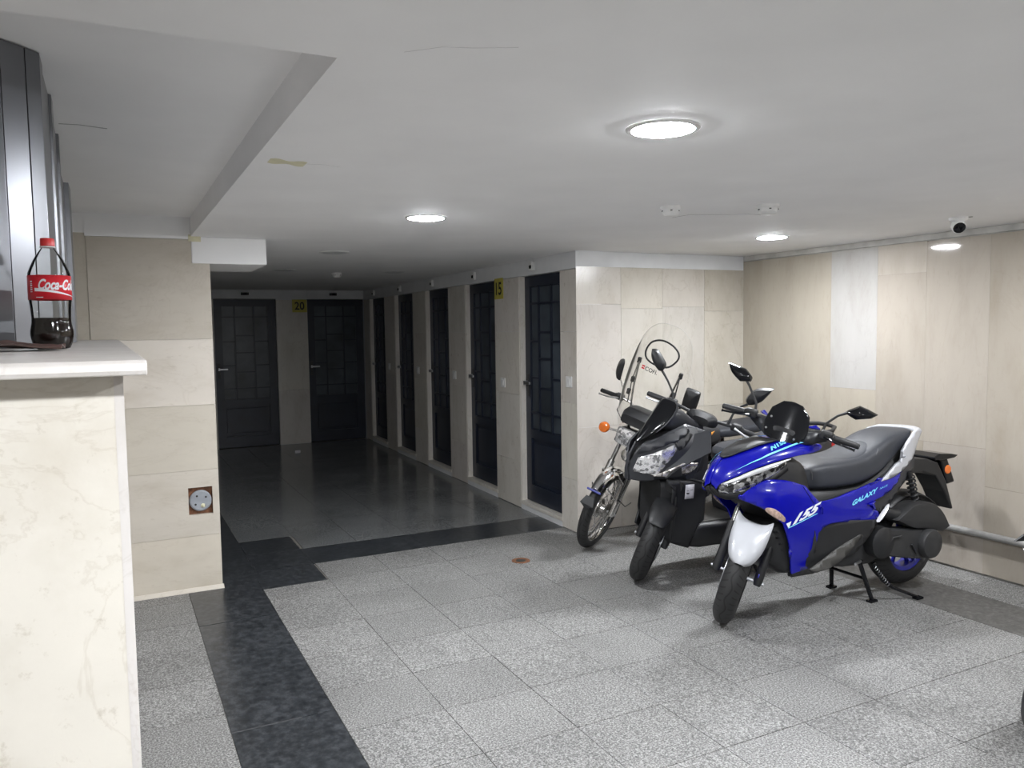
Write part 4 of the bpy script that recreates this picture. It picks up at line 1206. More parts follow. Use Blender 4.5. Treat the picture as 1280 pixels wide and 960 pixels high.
    for yv, g in ((0.075, 0.93), (0.09, 1.0), (0.165, 1.0), (0.185, 0.92), (0.19, 0.7)):
        pts = smooth_outline([(-1.02, .452, 1), (-1.10, .495), (-1.20, .530), (-1.34, .515), (-1.43, .455), (-1.50, .358, 1), (-1.43, .335, 1), (-1.30, .368), (-1.16, .392)], 4)
        cxx, czz = -1.26, 0.43
        rows.append([(cxx + (a - cxx) * g, yv, czz + (b - czz) * g) for a, b in pts])
    O('air_box', MB().grid(rows, cv=True, cap=True), 'dark_plastic', root, smooth=40)
    O('intake_duct', MB().tube([(-0.98, 0.10, 0.50), (-1.04, 0.135, 0.475), (-1.10, 0.14, 0.46)], 0.035, 12), 'matte_black', root)
    for s in (1, -1):
        sh = O('shock_absorber', MB().tube([(-1.205, 0.118 * s, 0.70), (-1.285, 0.118 * s, 0.42)], 0.014, 10), 'matte_black', root)
        O('spring', MB().tube(helix((-1.212, 0.118 * s, 0.675), (-1.270, 0.118 * s, 0.475), 0.024, 8, 10), 0.005, 6), 'matte_black', sh)
    O('hugger', MB().grid([[(-1.29 + 0.295 * math.cos(a), 0.085 * t, 0.277 + (0.295 - 0.02 * t * t) * math.sin(a)) for t in (-1, -0.6, 0, 0.6, 1)] for a in [math.radians(d_) for d_ in range(35, 150, 12)]]), 'matte_black', root, solid=0.005)
    O('rear_mudguard', MB().prism([(-1.25, .765), (-1.42, .750), (-1.52, .72), (-1.60, .60), (-1.672, .425), (-1.655, .42), (-1.585, .535), (-1.50, .64), (-1.38, .675), (-1.22, .665)], -0.075, 0.075), 'matte_black', root, smooth=0, bevel=0.012)
    O('tail_lamp', MB().prism([(-1.47, .752), (-1.53, .772), (-1.64, .762), (-1.70, .750), (-1.66, .735), (-1.54, .728), (-1.48, .735)], -0.085, 0.085), 'gloss_black', root, smooth=0, bevel=0.008)
    O('plate_bracket', MB().prism([(-1.545, .73), (-1.615, .735), (-1.690, .585), (-1.615, .575)], -0.072, 0.072), 'gloss_black', root, smooth=0, bevel=0.012)
    O('side_reflector', MB().lathe([(0.0005, 0.007), (0.024, 0.005), (0.027, 0.0)], (-1.615, 0.072, 0.668), (0, 1, 0), 22), 'amber', root)
    part_pair('pillion_peg', MB().grid([[(-0.805, 0.185, 0.470), (-0.835, 0.225, 0.450), (-0.860, 0.195, 0.465)], [(-0.865, 0.19, 0.522), (-0.885, 0.232, 0.512), (-0.915, 0.20, 0.508)], [(-0.935, 0.185, 0.572), (-0.945, 0.215, 0.570), (-0.955, 0.188, 0.555)]], cv=True, cap=True), 'led_silver', root, sub=1)
    ex = MB().tube([(-0.80, -0.12, 0.22), (-0.92, -0.16, 0.23), (-1.02, -0.175, 0.28), (-1.08, -0.185, 0.31), (-1.45, -0.205, 0.44), (-1.50, -0.207, 0.455)], [0.02, 0.022, 0.035, 0.058, 0.060, 0.040], 16)
    O('exhaust', ex, 'matte_black', root)
    # stands
    cs = MB().tube([(-0.83, -0.11, 0.235), (-0.83, 0.11, 0.235)], 0.014, 10)
    cs.tube([(-0.855, -0.125, 0.13), (-0.855, 0.125, 0.13)], 0.009, 8)
    for s in (1, -1):
        cs.tube([(-0.83, 0.095 * s, 0.235), (-0.87, 0.125 * s, 0.08), (-0.887, 0.14 * s, 0.010)], [0.013, 0.0125, 0.012], 10)
        cs.box((-0.887, 0.14 * s, 0.006), (0.055, 0.035, 0.012))
    O('centre_stand', cs, 'gloss_black', root)
    O('stand_lever', MB().tube([(-0.80, 0.13, 0.24), (-0.72, 0.165, 0.245)], [0.009, 0.007], 8), 'steel', root)
    ss = MB().tube([(-0.90, 0.135, 0.22), (-0.945, 0.16, 0.12), (-1.0, 0.185, 0.075), (-1.145, 0.228, 0.012)], [0.012, 0.012, 0.010, 0.009], 10).box((-1.15, 0.23, 0.007), (0.05, 0.035, 0.012))
    O('side_stand', ss, 'gloss_black', root)
    O('return_spring', MB().tube(helix((-0.90, 0.142, 0.20), (-0.97, 0.182, 0.09), 0.008, 9, 8), 0.0025, 5), 'steel', root)
    return root
blue_scooter(2.84, 3.12)
# ---------------------------------------------------------------- matte black scooter
def black_scooter(x, y):
    root = bike_root('scooter', x, y, 5, 'matte black scooter with smoked screen parked between the blue scooter and the motorcycle', 'scooter')
    S = steer_matrix(46); H = steer_matrix(40)
    alloy_wheel(root, 'front_wheel', (0, 0, 0.266), 0.266, 0.056, 0.085, 'matte_black', xf=S, disc=0.062)
    fork(root, (0, 0, 0.266), 0.082, 0.58, S, split=0.28)
    O('brake_caliper', MB().box((-0.085, 0.07, 0.33), (0.06, 0.04, 0.09), Matrix.Rotation(0.5, 3, 'Y')), 'engine_grey', root, xf=S, bevel=0.01)
    rows = []
    for th, hw, r0, dr in ((44, 0.040, 0.290, 0.004), (50, 0.060, 0.294, 0.02), (60, 0.070, 0.298, 0.03), (71, 0.074, 0.302, 0.035), (84, 0.074, 0.304, 0.035), (97, 0.072, 0.304, 0.03), (108, 0.068, 0.302, 0.02)):
        a = math.radians(th)
        rows.append([((r0 - dr * abs(t) ** 3) * math.cos(a), hw * t, 0.266 + (r0 - dr * abs(t) ** 3) * math.sin(a)) for t in (-1, -0.75, -0.4, 0, 0.4, 0.75, 1)])
    O('front_mudguard', MB().grid(rows), 'matte_black', root, xf=S, sub=1, solid=0.005, smooth=40)
    O('fork_shroud', super_loft([(0.00, 0.05, 0.60, 0.69), (-0.06, 0.07, 0.57, 0.70), (-0.14, 0.07, 0.58, 0.72)], 16, 4), 'matte_black', root, xf=S)
    # nose: shell laid over a curved side surface
    fK = lambda a, z: ps(a, [(.185, .0), (.165, .035), (.12, .078), (.05, .120), (-.04, .153), (-.15, .178), (-.30, .190)]) - 0.30 * max(0, z - 0.86) + 0.02 * math.cos((z - 0.78) * 9)-0.02
    outC = smooth_outline([(.183, .655, 1), (.183, .72, 1), (.165, .80, 1), (.125, .875, 1), (-.02, .940), (-.14, .985, 1), (-.25, .950, 1), (-.275, .90, 1), (-.225, .79, 1), (-.18, .655, 1), (.0, .668), (.11, .648, 1)], 4)
    part_pair('front_cowl', drape(outC, fK, step=0.03), 'matte_graphite', root, solid=0.010, smooth=35)
    O('nose_ridge', MB().tube([(.186, 0, .66), (.186, 0, .72), (.168, 0, .80), (.128, 0, .875)], [0.008, 0.011, 0.011, 0.006], 10), 'matte_graphite', root)
    outH = smooth_outline([(.160, .705, 1), (.162, .735, 1), (.148, .795, 1), (-.035, .872, 1), (-.055, .845, 1), (.045, .700, 1), (.085, .695, 1), (.115, .708, 1)], 3)
    part_pair('headlight', drape(outH, fK, off=0.006, step=0.03), 'headlight_bright', root, solid=0.006, smooth=40)
    outU = smooth_outline([(.158, .812, 1), (.128, .868, 1), (-.02, .935), (-.13, .978, 1), (-.155, .945, 1), (-.07, .895, 1), (-.03, .885, 1)], 3)
    part_pair('cowl_ridge', drape(outU, fK, off=0.008, step=0.03), 'matte_graphite', root, solid=0.007, smooth=35)
    outD = smooth_outline([(-.05, .888, 1), (-.15, .940, 1), (-.175, .925, 1), (-.10, .855, 1), (-.068, .838, 1)], 3)
    part_pair('cowl_vent', drape(outD, fK, off=0.005, step=0.03), 'matte_black', root, solid=0.005, smooth=35)
    pF = plane3((.045, .690, .128), (-.262, .955, .205), (-.06, .745, .192))
    outE = [(.045, .690), (-.050, .838), (-.165, .920), (-.262, .957), (-.215, .842), (-.06, .745)]
    part_pair('cowl_facet', drape(outE, pF, step=0.2), 'matte_graphite', root, solid=0.012, smooth=0)
    pG = plane3((-.06, .745, .192), (-.262, .957, .205), (-.18, .70, .165))
    outG = [(.040, .690), (-.06, .745), (-.215, .842), (-.262, .957), (-.285, .90), (-.228, .79), (-.185, .69)]
    part_pair('cowl_underside', drape(outG, pG, step=0.2), 'matte_black', root, solid=0.012, smooth=0)
    outS = smooth_outline([(.075, .688, 1), (-.075, .768, 1), (-.17, .768, 1), (-.135, .700, 1), (-.02, .678, 1)], 3)
    part_pair('turn_signal', drape(outS, lambda a, z: fK(a, z) + 0.014 + 0.25 * max(0, z - 0.68), step=0.03), 'blinker_lens', root, solid=0.010, smooth=40)
    O('cowl_core', super_loft([(0.15, 0.01, 0.67, 0.80), (0.08, 0.06, 0.66, 0.88), (-0.04, 0.11, 0.62, 0.93), (-0.15, 0.14, 0.56, 0.97), (-0.26, 0.15, 0.50, 0.96), (-0.32, 0.13, 0.50, 0.90)], 20, 4), 'matte_black', root)
    # smoked screen and dash
    rows = []
    for z, xc, hw in ((0.872, 0.135, 0.008), (0.90, 0.112, 0.034), (0.95, 0.075, 0.064), (1.00, 0.035, 0.082), (1.05, -0.005, 0.090), (1.09, -0.035, 0.088), (1.115, -0.055, 0.074), (1.126, -0.068, 0.050)):
        rows.append([(xc - 0.06 * (t * t) * (hw / 0.09), hw * t, z - 0.02 * t * t * (hw / 0.09)) for t in (-1, -0.75, -0.4, 0, 0.4, 0.75, 1)])
    O('windscreen', MB().grid(rows), 'gloss_black', root, solid=0.005, sub=1, smooth=60)
    part_pair('screen_trim', MB().tube([(rows[k][6][0], rows[k][6][1] + 0.003, rows[k][6][2]) for k in range(2, 8)], [0.003, 0.006, 0.007, 0.007, 0.006, 0.003], 8), 'matte_graphite', root)
    O('dash', super_loft([(-0.03, 0.06, 0.95, 1.03), (-0.08, 0.088, 0.93, 1.085), (-0.16, 0.090, 0.92, 1.060), (-0.24, 0.09, 0.91, 1.00), (-0.31, 0.08, 0.90, 0.98)], 20, 3.5), 'matte_graphite', root)
    # handlebar
    bars(root, -0.285, 1.03, 0.36, H, 0.235, lever='steel', drop=0.01)
    O('bar_clamp', super_loft([(-0.24, 0.05, 0.98, 1.03), (-0.28, 0.10, 0.97, 1.05), (-0.34, 0.08, 0.97, 1.04)], 16, 3), 'matte_black', root, xf=H)
    mirror_part(root, [(-.440, 1.290, 1), (-.405, 1.298), (-.355, 1.260), (-.325, 1.225), (-.335, 1.185), (-.352, 1.175, 1), (-.395, 1.205), (-.430, 1.250)], -0.34, [(-0.285, -0.205, 1.04), (-0.30, -0.215, 1.08), (-0.325, -0.28, 1.14), (-0.335, -0.335, 1.185)], H, 'matte_black')
    mirror_part(root, [(.215, 1.175, 1), (.195, 1.205), (.215, 1.265), (.255, 1.300), (.325, 1.325, 1), (.305, 1.270), (.285, 1.225), (.25, 1.190)], -0.34, [(-0.285, 0.155, 1.04), (-0.30, 0.16, 1.10), (-0.325, 0.185, 1.155), (-0.335, 0.215, 1.180)], H, 'matte_black')
    # leg shield
    fL = lambda a, z: ps(a, [(.10, .10), (.0, .15), (-.10, .178), (-.30, .188)]) * pl(z, [(.2, .80), (.4, .95), (.6, 1)])
    outL = smooth_outline([(-.0, .665, 1), (-.17, .655, 1), (-.36, .585, 1), (-.275, .58, 1), (-.245, .40), (-.185, .225, 1), (-.05, .275), (.015, .325, 1), (-.055, .46), (-.06, .58)], 4)
    part_pair('leg_shield', drape(outL, fL, step=0.035), 'matte_black', root, solid=0.012, smooth=40)
    part_pair('shield_edge', MB().tube([(a, fL(a, z) + 0.004, z) for a, z in ((-.14, .668), (-.22, .645), (-.30, .612), (-.365, .58))], [0.004, 0.006, 0.006, 0.003], 8), 'matte_graphite', root)
    O('shield_core', super_loft([(-0.00, 0.10, 0.34, 0.66), (-0.08, 0.14, 0.29, 0.66), (-0.16, 0.155, 0.24, 0.66), (-0.27, 0.155, 0.26, 0.80), (-0.31, 0.14, 0.28, 0.88)], 20, 5), 'matte_black', root)
    def pst(u, v):
        a = -0.115 - 0.062 * u; z = 0.545 + 0.088 * v
        return (a, fL(a, z) + 0.0025, z)
    O('sticker', MB().grid([[pst(i / 4, j / 4) for j in range(5)] for i in range(5)]), 'sticker_white', root, solid=0.0008, soff=0)
    for k, (u0, u1, v0, v1) in enumerate(((0.15, 0.45, 0.33, 0.43), (0.15, 0.40, 0.55, 0.58), (0.55, 0.85, 0.60, 0.63))):
        O('sticker_print', MB().grid([[tuple(Vector(pst(u, v)) + Vector((0, 0.001, 0))) for v in (v0, v1)] for u in (u0, (u0 + u1) / 2, u1)]), 'black_ink', root, smooth=0)
    # floor, body, seat
    O('floorboard', super_loft([(-0.18, 0.15, 0.225, 0.33), (-0.26, 0.185, 0.215, 0.375), (-0.45, 0.195, 0.215, 0.372), (-0.62, 0.19, 0.22, 0.37), (-0.74, 0.16, 0.24, 0.40)], 24, 6), 'matte_black', root)
    O('floor_mat', MB().bx(-0.62, -0.28, -0.15, 0.15, 0.368, 0.378), 'foot_grey', root, smooth=0, bevel=0.004)
    O('rear_body', super_loft([(-0.56, 0.09, 0.36, 0.66), (-0.62, 0.14, 0.34, 0.71), (-0.75, 0.165, 0.36, 0.73), (-0.95, 0.17, 0.42, 0.74), (-1.15, 0.15, 0.52, 0.78), (-1.35, 0.11, 0.62, 0.82), (-1.47, 0.06, 0.70, 0.82)], 24, 3.5), 'matte_graphite', root)
    O('seat', super_loft([(-0.50, 0.05, 0.70, 0.74), (-0.54, 0.11, 0.69, 0.785), (-0.64, 0.145, 0.69, 0.80), (-0.80, 0.155, 0.70, 0.80), (-0.92, 0.15, 0.72, 0.82), (-1.02, 0.145, 0.75, 0.86), (-1.2, 0.13, 0.78, 0.885), (-1.34, 0.09, 0.80, 0.88)], 28, 4), 'seat_vinyl', root, sub=1)
    O('grab_rail', MB().tube([(-1.12, 0.15, 0.84), (-1.35, 0.14, 0.86), (-1.45, 0.07, 0.865), (-1.47, 0, 0.866), (-1.45, -0.07, 0.865), (-1.35, -0.14, 0.86), (-1.12, -0.15, 0.84)], 0.014, 10), 'matte_black', root)
    O('tail_lamp', MB().prism([(-1.44, .80), (-1.50, .79), (-1.53, .75), (-1.46, .72), (-1.42, .74)], -0.08, 0.08), 'red_plastic', root, smooth=0, bevel=0.008)
    O('rear_mudguard', MB().prism([(-1.36, .70), (-1.46, .71), (-1.60, .50), (-1.63, .42), (-1.60, .42), (-1.50, .55), (-1.38, .62)], -0.07, 0.07), 'matte_black', root, smooth=0, bevel=0.008)
    alloy_wheel(root, 'rear_wheel', (-1.29, 0, 0.262), 0.262, 0.064, 0.085, 'matte_black')
    rows = []
    for yv, g in ((0.075, 0.96), (0.13, 1.0), (0.165, 0.98), (0.178, 0.85)):
        pts = smooth_outline([(-.80, .35), (-.86, .40), (-1.05, .385), (-1.27, .36), (-1.37, .30), (-1.35, .21), (-1.25, .18), (-1.0, .22), (-.85, .26)], 4)
        rows.append([(-1.08 + (a + 1.08) * g, yv, 0.29 + (b - 0.29) * g) for a, b in pts])
    O('transmission_case', MB().grid(rows, cv=True, cap=True), 'engine_grey', root, smooth=40)
    O('engine_block', super_loft([(-0.66, 0.08, 0.22, 0.36), (-0.78, 0.11, 0.20, 0.42), (-1.0, 0.10, 0.20, 0.42)], 16, 4), 'engine_grey', root)
    for s in (1, -1):
        sh = O('shock_absorber', MB().tube([(-1.20, 0.12 * s, 0.66), (-1.29, 0.12 * s, 0.36)], 0.014, 10), 'matte_black', root)
        O('spring', MB().tube(helix((-1.208, 0.12 * s, 0.635), (-1.275, 0.12 * s, 0.41), 0.024, 8, 10), 0.005, 6), 'steel', sh)
    O('exhaust', MB().tube([(-0.85, -0.12, 0.22), (-0.98, -0.165, 0.25), (-1.05, -0.18, 0.28), (-1.42, -0.20, 0.40), (-1.46, -0.20, 0.41)], [0.02, 0.025, 0.055, 0.058, 0.04], 16), 'matte_black', root)
    ss = MB().tube([(-0.62, 0.15, 0.22), (-0.66, 0.20, 0.10), (-0.70, 0.235, 0.0)], [0.013, 0.011, 0.010], 10).box((-0.70, 0.24, -0.012), (0.06, 0.04, 0.012))
    O('side_stand', ss, 'matte_black', root)
    return root
black = black_scooter(2.875, 3.92)

# ---------------------------------------------------------------- motorcycle with tall clear windshield
def motorcycle(x, y):
    root = bike_root('motorcycle', x, y, 7, 'old black motorcycle with chrome mudguard and tall clear windshield against the marble wall', 'motorcycle')
    S = steer_matrix(34)
    c = (0, 0, 0.295)
    R, hw, h = 0.295, 0.038, 0.062
    ri = R - h
    def spoked(name, c, xf, drum):
        mb = MB().lathe([(ri + 0.006, -0.026), (ri - 0.004, -0.022), (ri - 0.014, -0.010), (ri - 0.015, 0), (ri - 0.014, 0.010), (ri - 0.004, 0.022), (ri + 0.006, 0.026), (ri + 0.001, 0.012), (ri - 0.008, 0), (ri + 0.001, -0.012)], c, (0, 1, 0), 48, closed=True)
        wheel = O(name, mb, 'chrome', root, xf=xf)
        tyre('tyre', c, R, hw, h, wheel, xf)
        O('hub', MB().lathe([(0.0005, -0.055), (0.05, -0.052), (drum, -0.045), (drum, -0.01), (0.035, 0.0), (0.035, 0.03), (0.055, 0.035), (0.055, 0.045), (0.0005, 0.05)], c, (0, 1, 0), 30), 'old_chrome', wheel, xf=xf)
        sp = MB()
        for k in range(36):
            s = 1 if k % 2 else -1
            a = 2 * PI * k / 36
            b = a + (0.55 if (k // 2) % 2 else -0.55)
            p0 = Vector(c) + Vector((0.055 * math.cos(b), 0.036 * s, 0.055 * math.sin(b)))
            p1 = Vector(c) + Vector(((ri - 0.012) * math.cos(a), 0.004 * s, (ri - 0.012) * math.sin(a)))
            sp.tube([p0, p1], 0.0022, 5)
        o = O('spokes', sp, 'chrome', wheel, xf=xf)
        o['kind'] = 'stuff'
        return wheel
    spoked('front_wheel', c, S, 0.072)
    fork(root, c, 0.080, 0.66, S, slider='old_chrome', tube_mat='chrome', r=0.021, split=0.34)
    # chrome mudguard
    rows = []
    for k in range(13):
        th = math.radians(46 + 100 * k / 12)
        hwk = 0.052 * min(1, 0.75 + 0.25 * k / 3)
        rows.append([((0.325 - 0.030 * abs(t) ** 2.2) * math.cos(th), hwk * t, 0.295 + (0.325 - 0.030 * abs(t) ** 2.2) * math.sin(th)) for t in (-1, -0.8, -0.5, 0, 0.5, 0.8, 1)])
    fd = O('front_mudguard', MB().grid(rows), 'chrome', root, xf=S, solid=0.003, sub=1, smooth=60)
    for s in (1, -1):
        O('mudguard_stay', MB().tube([(0.0, 0.095 * s, 0.295 + 0.10), (0.16, 0.058 * s, 0.295 + 0.245)], 0.005, 6), 'old_chrome', fd, xf=S)
        O('mudguard_stay', MB().tube([(-0.06, 0.085 * s, 0.50), (0.03, 0.06 * s, 0.60)], 0.006, 6), 'old_chrome', fd, xf=S)
    th = math.radians(44)
    O('mudguard_tip', MB().box((0.322 * math.cos(th), 0, 0.295 + 0.322 * math.sin(th)), (0.014, 0.105, 0.014), Matrix.Rotation(0.9, 3, 'Y')), 'blue_rubber', fd, xf=S, bevel=0.004)
    O('mud_flap', MB().add([(0.262, -0.030, 0.485), (0.262, 0.030, 0.485), (0.292, 0.050, 0.435), (0.296, 0.0, 0.405), (0.292, -0.050, 0.435)], [(0, 1, 2, 3, 4)]), 'matte_black', fd, xf=S, solid=0.004, smooth=0)
    O('brake_arm', MB().tube([(0.0, 0.06, 0.295), (-0.05, 0.075, 0.36), (-0.13, 0.08, 0.33)], 0.006, 6), 'old_chrome', root, xf=S)
    O('brake_cable', MB().tube([(0.02, 0.10, 0.43), (-0.06, 0.14, 0.36), (-0.13, 0.15, 0.37)], 0.004, 6).tube([(-0.02, 0.085, 0.36), (0.0, 0.11, 0.55), (-0.10, 0.10, 0.80), (-0.20, 0.10, 0.93)], 0.004, 6), 'matte_black', root, xf=S)
    # head: clamps, headlight, clocks
    O('lower_yoke', MB().box((-0.215, 0, 0.735), (0.08, 0.24, 0.035), Matrix.Rotation(-0.45, 3, 'Y')), 'matte_black', root, xf=S, bevel=0.008)
    O('upper_yoke', MB().box((-0.300, 0, 0.905), (0.09, 0.24, 0.03), Matrix.Rotation(-0.45, 3, 'Y')), 'old_chrome', root, xf=S, bevel=0.008)
    hl = O('headlight_shell', super_loft([(-0.235, 0.055, 0.785, 0.855), (-0.21, 0.076, 0.765, 0.872), (-0.14, 0.086, 0.758, 0.882), (-0.105, 0.088, 0.756, 0.884)], 24, 6), 'chrome', root, xf=S)
    O('headlight_glass', super_loft([(-0.106, 0.079, 0.764, 0.876), (-0.100, 0.078, 0.766, 0.874), (-0.096, 0.06, 0.78, 0.86)], 24, 6), 'headlight_bright', hl, xf=S)
    O('clock_box', super_loft([(-0.335, 0.10, 0.915, 0.985), (-0.28, 0.115, 0.890, 0.995), (-0.20, 0.118, 0.885, 0.985), (-0.150, 0.105, 0.895, 0.960)], 20, 5), 'matte_black', root, xf=S)
    for s in (1, -1):
        st = O('turn_signal', MB().lathe([(0.0005, -0.026), (0.030, -0.026), (0.038, -0.012), (0.038, 0.012), (0.030, 0.026), (0.0005, 0.027)], (-0.13, 0.195 * s, 0.815), (1, 0, 0), 22), 'amber', root, xf=S)
        O('signal_stalk', MB().tube([(-0.16, 0.08 * s, 0.82), (-0.14, 0.165 * s, 0.815)], 0.009, 8), 'old_chrome', st, xf=S)
    O('horn', MB().lathe([(0.0005, 0.03), (0.02, 0.032), (0.045, 0.02), (0.048, 0.0), (0.035, -0.02), (0.0005, -0.022)], (-0.13, 0.03, 0.695), (1, 0, 0.1), 24), 'old_chrome', root, xf=S)
    bars(root, -0.34, 0.98, 0.375, S, 0.255, bar_mat='old_chrome', lever='chrome', rise=[(-0.32, 0, 0.925), (-0.325, 0.06, 0.93), (-0.335, 0.14, 0.985), (-0.345, 0.22, 0.985), (-0.365, 0.375, 0.970)])
    sq = lambda cy, cz, a, b: [(cy - a, cz - b + 0.02), (cy - a, cz + b - 0.02), (cy - a + 0.015, cz + b), (cy + a - 0.015, cz + b), (cy + a, cz + b - 0.02), (cy + a, cz - b + 0.02), (cy + a - 0.015, cz - b), (cy - a + 0.015, cz - b)]
    mirror_part(root, sq(0.265, 1.165, 0.052, 0.070), -0.36, [(-0.345, 0.185, 0.99), (-0.355, 0.195, 1.05), (-0.36, 0.225, 1.10)], S, 'matte_black', 0.03)
    # right mirror is turned almost edge-on
    T = Matrix.Translation((-0.36, -0.285, 1.175)) @ Matrix.Rotation(math.radians(-62), 4, 'Z') @ Matrix.Translation((0.36, 0.285, -1.175))
    mirror_part(root, sq(-0.285, 1.175, 0.050, 0.070), -0.36, [(-0.36, -0.285, 1.115), (-0.36, -0.285, 1.105)], S @ T, 'matte_black', 0.03)
    O('mirror_stem', MB().tube([(-0.345, -0.20, 0.985), (-0.355, -0.215, 1.04), (-0.36, -0.275, 1.12)], 0.006, 8), 'old_chrome', root, xf=S)
    # windshield
    fV = lambda a, z: -0.225 - 0.16 * (z - 0.9) - 1.1 * a * a
    ws = [(0.0, .800), (.13, .815, 1), (.185, .92), (.215, 1.15), (.205, 1.38), (.165, 1.52), (.09, 1.595), (0, 1.612), (-.09, 1.595), (-.165, 1.52), (-.205, 1.38), (-.215, 1.15), (-.185, .92), (-.13, .815, 1)]
    wso = smooth_outline(ws, 5)
    O('windshield', drape(wso, fV, plane='yz', step=0.05), 'acrylic', root, xf=S, smooth=60)
    O('windshield_rim', MB().tube([(fV(a, z), a, z) for a, z in wso], 0.0010, 5, closed=True), 'acrylic_edge', root, xf=S)
    ring = [(-.125, 1.395), (-.10, 1.46), (-.03, 1.495), (.05, 1.485), (.105, 1.445), (.108, 1.395), (.06, 1.335), (-.04, 1.325), (-.105, 1.345)]
    O('rubber_ring', MB().tube([(fV(a, z) + 0.006, a, z) for a, z in smooth_outline(ring, 5)], 0.0065, 8, closed=True), 'matte_black', root, xf=S)
    for s in (1, -1):
        O('shield_bracket', MB().tube([(-0.315, 0.115 * s, 0.93), (fV(0.14, 1.12) - 0.018, 0.135 * s, 1.12), (fV(0.155, 1.31) - 0.012, 0.155 * s, 1.31)], 0.007, 8), 'old_chrome', root, xf=S)
        O('shield_bracket', MB().tube([(-0.325, 0.155 * s, 0.985), (fV(0.165, 1.15) - 0.020, 0.165 * s, 1.15), (fV(0.157, 1.30) - 0.012, 0.157 * s, 1.305)], 0.005, 8), 'old_chrome', root, xf=S)
        for z in (1.07, 1.16, 1.30):
            O('clamp', MB().box((fV(0.155, z) - 0.018, 0.158 * s, z), (0.026, 0.026, 0.042)), 'matte_black', root, xf=S, bevel=0.006)
    def pc(u, v):
        a = -0.085 + 0.095 * u; z = 1.262 + 0.028 * v
        return (fV(a, z) + 0.004, a, z)
    O('shield_lettering', text_on('COFI.', pc, bold=0.01), 'black_ink', root, smooth=0, xf=S)
    def pr_(u, v):
        a = -0.115 + 0.024 * u; z = 1.264 + 0.026 * v
        return (fV(a, z) + 0.004, a, z)
    O('shield_mark', MB().grid([[pr_(u, v) for v in (0, 0.4)] for u in (0, 1)]).grid([[pr_(u, v) for v in (0.6, 1)] for u in (0, 1)]), 'label_red', root, smooth=0, xf=S)
    O('speedo_cable', MB().tube([(-0.25, 0.02, 0.93), (-0.20, 0.12, 0.955), (-0.22, 0.22, 0.965), (-0.30, 0.25, 0.975)], 0.003, 6).tube([(-0.33, -0.20, 0.97), (-0.26, -0.19, 0.92), (-0.27, -0.12, 0.84)], 0.003, 6), 'matte_black', root, xf=S)
    # tank, seat, frame
    O('fuel_tank', super_loft([(-0.40, 0.05, 0.74, 0.82), (-0.44, 0.09, 0.70, 0.85), (-0.55, 0.125, 0.675, 0.868), (-0.70, 0.135, 0.67, 0.870), (-0.86, 0.125, 0.675, 0.855), (-0.97, 0.10, 0.685, 0.825), (-1.02, 0.07, 0.70, 0.79)], 28, 3), 'matte_graphite', root, sub=1)
    wing = [(-.70, .755, 1), (-.735, .785, 1), (-.77, .770, 1), (-.82, .795, 1), (-.90, .805, 1), (-.85, .775, 1), (-.80, .755, 1), (-.765, .738, 1), (-.755, .758, 1)]
    fT = lambda a, z: pl(a, [(-.6, .1285), (-.7, .1345), (-.86, .125), (-.97, .10)]) - 1.6 * max(0, z - 0.77) ** 1.5 + 0.004
    part_pair('tank_emblem', drape(smooth_outline(wing, 2), fT, step=0.02), 'orange_logo', root, solid=0.001, smooth=60)
    O('seat', super_loft([(-0.93, 0.08, 0.74, 0.79), (-0.98, 0.11, 0.735, 0.815), (-1.12, 0.125, 0.74, 0.815), (-1.35, 0.125, 0.76, 0.835), (-1.55, 0.115, 0.77, 0.845), (-1.62, 0.08, 0.78, 0.83)], 24, 4), 'seat_vinyl', root, sub=1)
    fr = MB().tube([(-0.33, 0, 0.86), (-0.46, 0, 0.66), (-0.55, 0, 0.32), (-0.70, 0, 0.25), (-0.95, 0, 0.26)], 0.018, 10)
    fr.tube([(-0.33, 0, 0.84), (-0.60, 0, 0.70), (-0.95, 0, 0.70), (-1.0, 0, 0.55), (-0.98, 0, 0.30)], 0.018, 10)
    for s in (1, -1): fr.tube([(-0.95, 0.09 * s, 0.70), (-1.25, 0.11 * s, 0.72), (-1.6, 0.10 * s, 0.75)], 0.012, 8); fr.tube([(-0.98, 0.09 * s, 0.32), (-1.25, 0.095 * s, 0.295)], 0.015, 8)
    O('frame', fr, 'matte_black', root)
    part_pair('side_cover', drape(smooth_outline([(-.90, .685, 1), (-1.10, .70), (-1.17, .64), (-1.12, .50, 1), (-.97, .47), (-.90, .55)], 4), lambda a, z: 0.118 - 0.1 * (z - 0.58) ** 2, step=0.05), 'gloss_black', root, solid=0.02, smooth=50)
    O('cover_lock', MB().lathe([(0.0005, 0.006), (0.010, 0.006), (0.014, 0.0)], (-0.93, 0.118, 0.615), (0, 1, 0), 16), 'chrome', root)
    O('crankcase', super_loft([(-0.58, 0.07, 0.26, 0.38), (-0.64, 0.12, 0.22, 0.44), (-0.80, 0.135, 0.21, 0.45), (-0.93, 0.12, 0.22, 0.42), (-0.98, 0.08, 0.26, 0.38)], 20, 3), 'old_chrome', root)
    fins = MB()
    for k in range(8): fins.box((-0.66 + 0.012 * k * 0.3, 0, 0.45 + 0.022 * k), (0.16, 0.17, 0.008))
    fins.box((-0.655, 0, 0.54), (0.11, 0.12, 0.22))
    O('cylinder', fins, 'engine_grey', root, smooth=0)
    O('carburettor', MB().tube([(-0.74, 0, 0.56), (-0.85, 0.02, 0.57), (-0.95, 0.02, 0.57)], [0.025, 0.03, 0.035], 12), 'old_chrome', root)
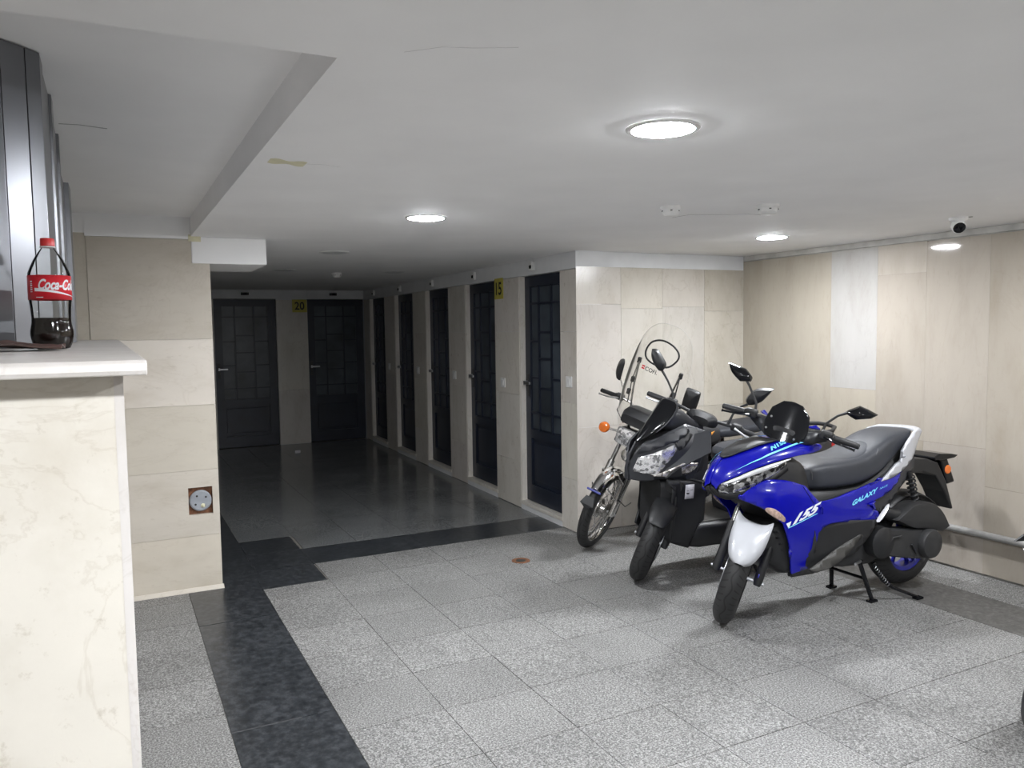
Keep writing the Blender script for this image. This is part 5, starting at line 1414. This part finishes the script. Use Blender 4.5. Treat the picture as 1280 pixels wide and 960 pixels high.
    O('exhaust', MB().tube([(-0.58, -0.05, 0.58), (-0.50, -0.10, 0.48), (-0.52, -0.14, 0.30), (-0.70, -0.16, 0.23), (-1.0, -0.165, 0.24), (-1.08, -0.17, 0.25), (-1.6, -0.18, 0.31), (-1.62, -0.18, 0.31)], [0.02, 0.02, 0.02, 0.02, 0.022, 0.042, 0.044, 0.02], 14), 'chrome', root)
    spoked('rear_wheel', (-1.25, 0, 0.295), None, 0.078)
    rows = [[(-1.25 + (0.335 - 0.03 * t * t) * math.cos(a), 0.06 * t, 0.295 + (0.335 - 0.03 * t * t) * math.sin(a)) for t in (-1, -0.6, 0, 0.6, 1)] for a in [math.radians(d_) for d_ in range(60, 196, 9)]]
    O('rear_mudguard', MB().grid(rows), 'chrome', root, solid=0.003)
    O('tail_lamp', MB().box((-1.60, 0, 0.66), (0.07, 0.12, 0.08)), 'red_plastic', root, bevel=0.015)
    O('number_plate', MB().box((-1.635, 0, 0.56), (0.004, 0.20, 0.13), Matrix.Rotation(0.2, 3, 'Y')), 'sticker_white', root, smooth=0)
    for s in (1, -1):
        sh = O('shock_absorber', MB().tube([(-1.18, 0.115 * s, 0.68), (-1.25, 0.115 * s, 0.33)], 0.013, 10), 'matte_black', root)
        O('spring', MB().tube(helix((-1.19, 0.115 * s, 0.64), (-1.235, 0.115 * s, 0.40), 0.025, 9, 10), 0.005, 6), 'chrome', sh)
    part_pair('foot_peg', MB().tube([(-0.80, 0.10, 0.27), (-0.81, 0.27, 0.275)], 0.014, 10), 'matte_black', root)
    O('chain_guard', MB().prism([(-.97, .30), (-1.0, .37), (-1.25, .375), (-1.33, .33), (-1.3, .27), (-1.0, .27)], 0.07, 0.095), 'matte_black', root, smooth=0, bevel=0.01)
    O('side_stand', MB().tube([(-0.72, 0.12, 0.24), (-0.75, 0.20, 0.10), (-0.78, 0.265, -0.018)], [0.012, 0.011, 0.010], 10).box((-0.78, 0.27, -0.025), (0.05, 0.04, 0.01)), 'matte_black', root)
    return root
motorcycle(3.0, 4.68)

# a second black scooter stands mostly beyond the right edge of the picture
c2 = copy_tree(black)
c2.location = (3.09, 1.688, 0)
c2.rotation_euler[2] = math.radians(170)
tag(c2, 'black scooter at the right edge of the picture, only its front tyre showing', 'scooter')
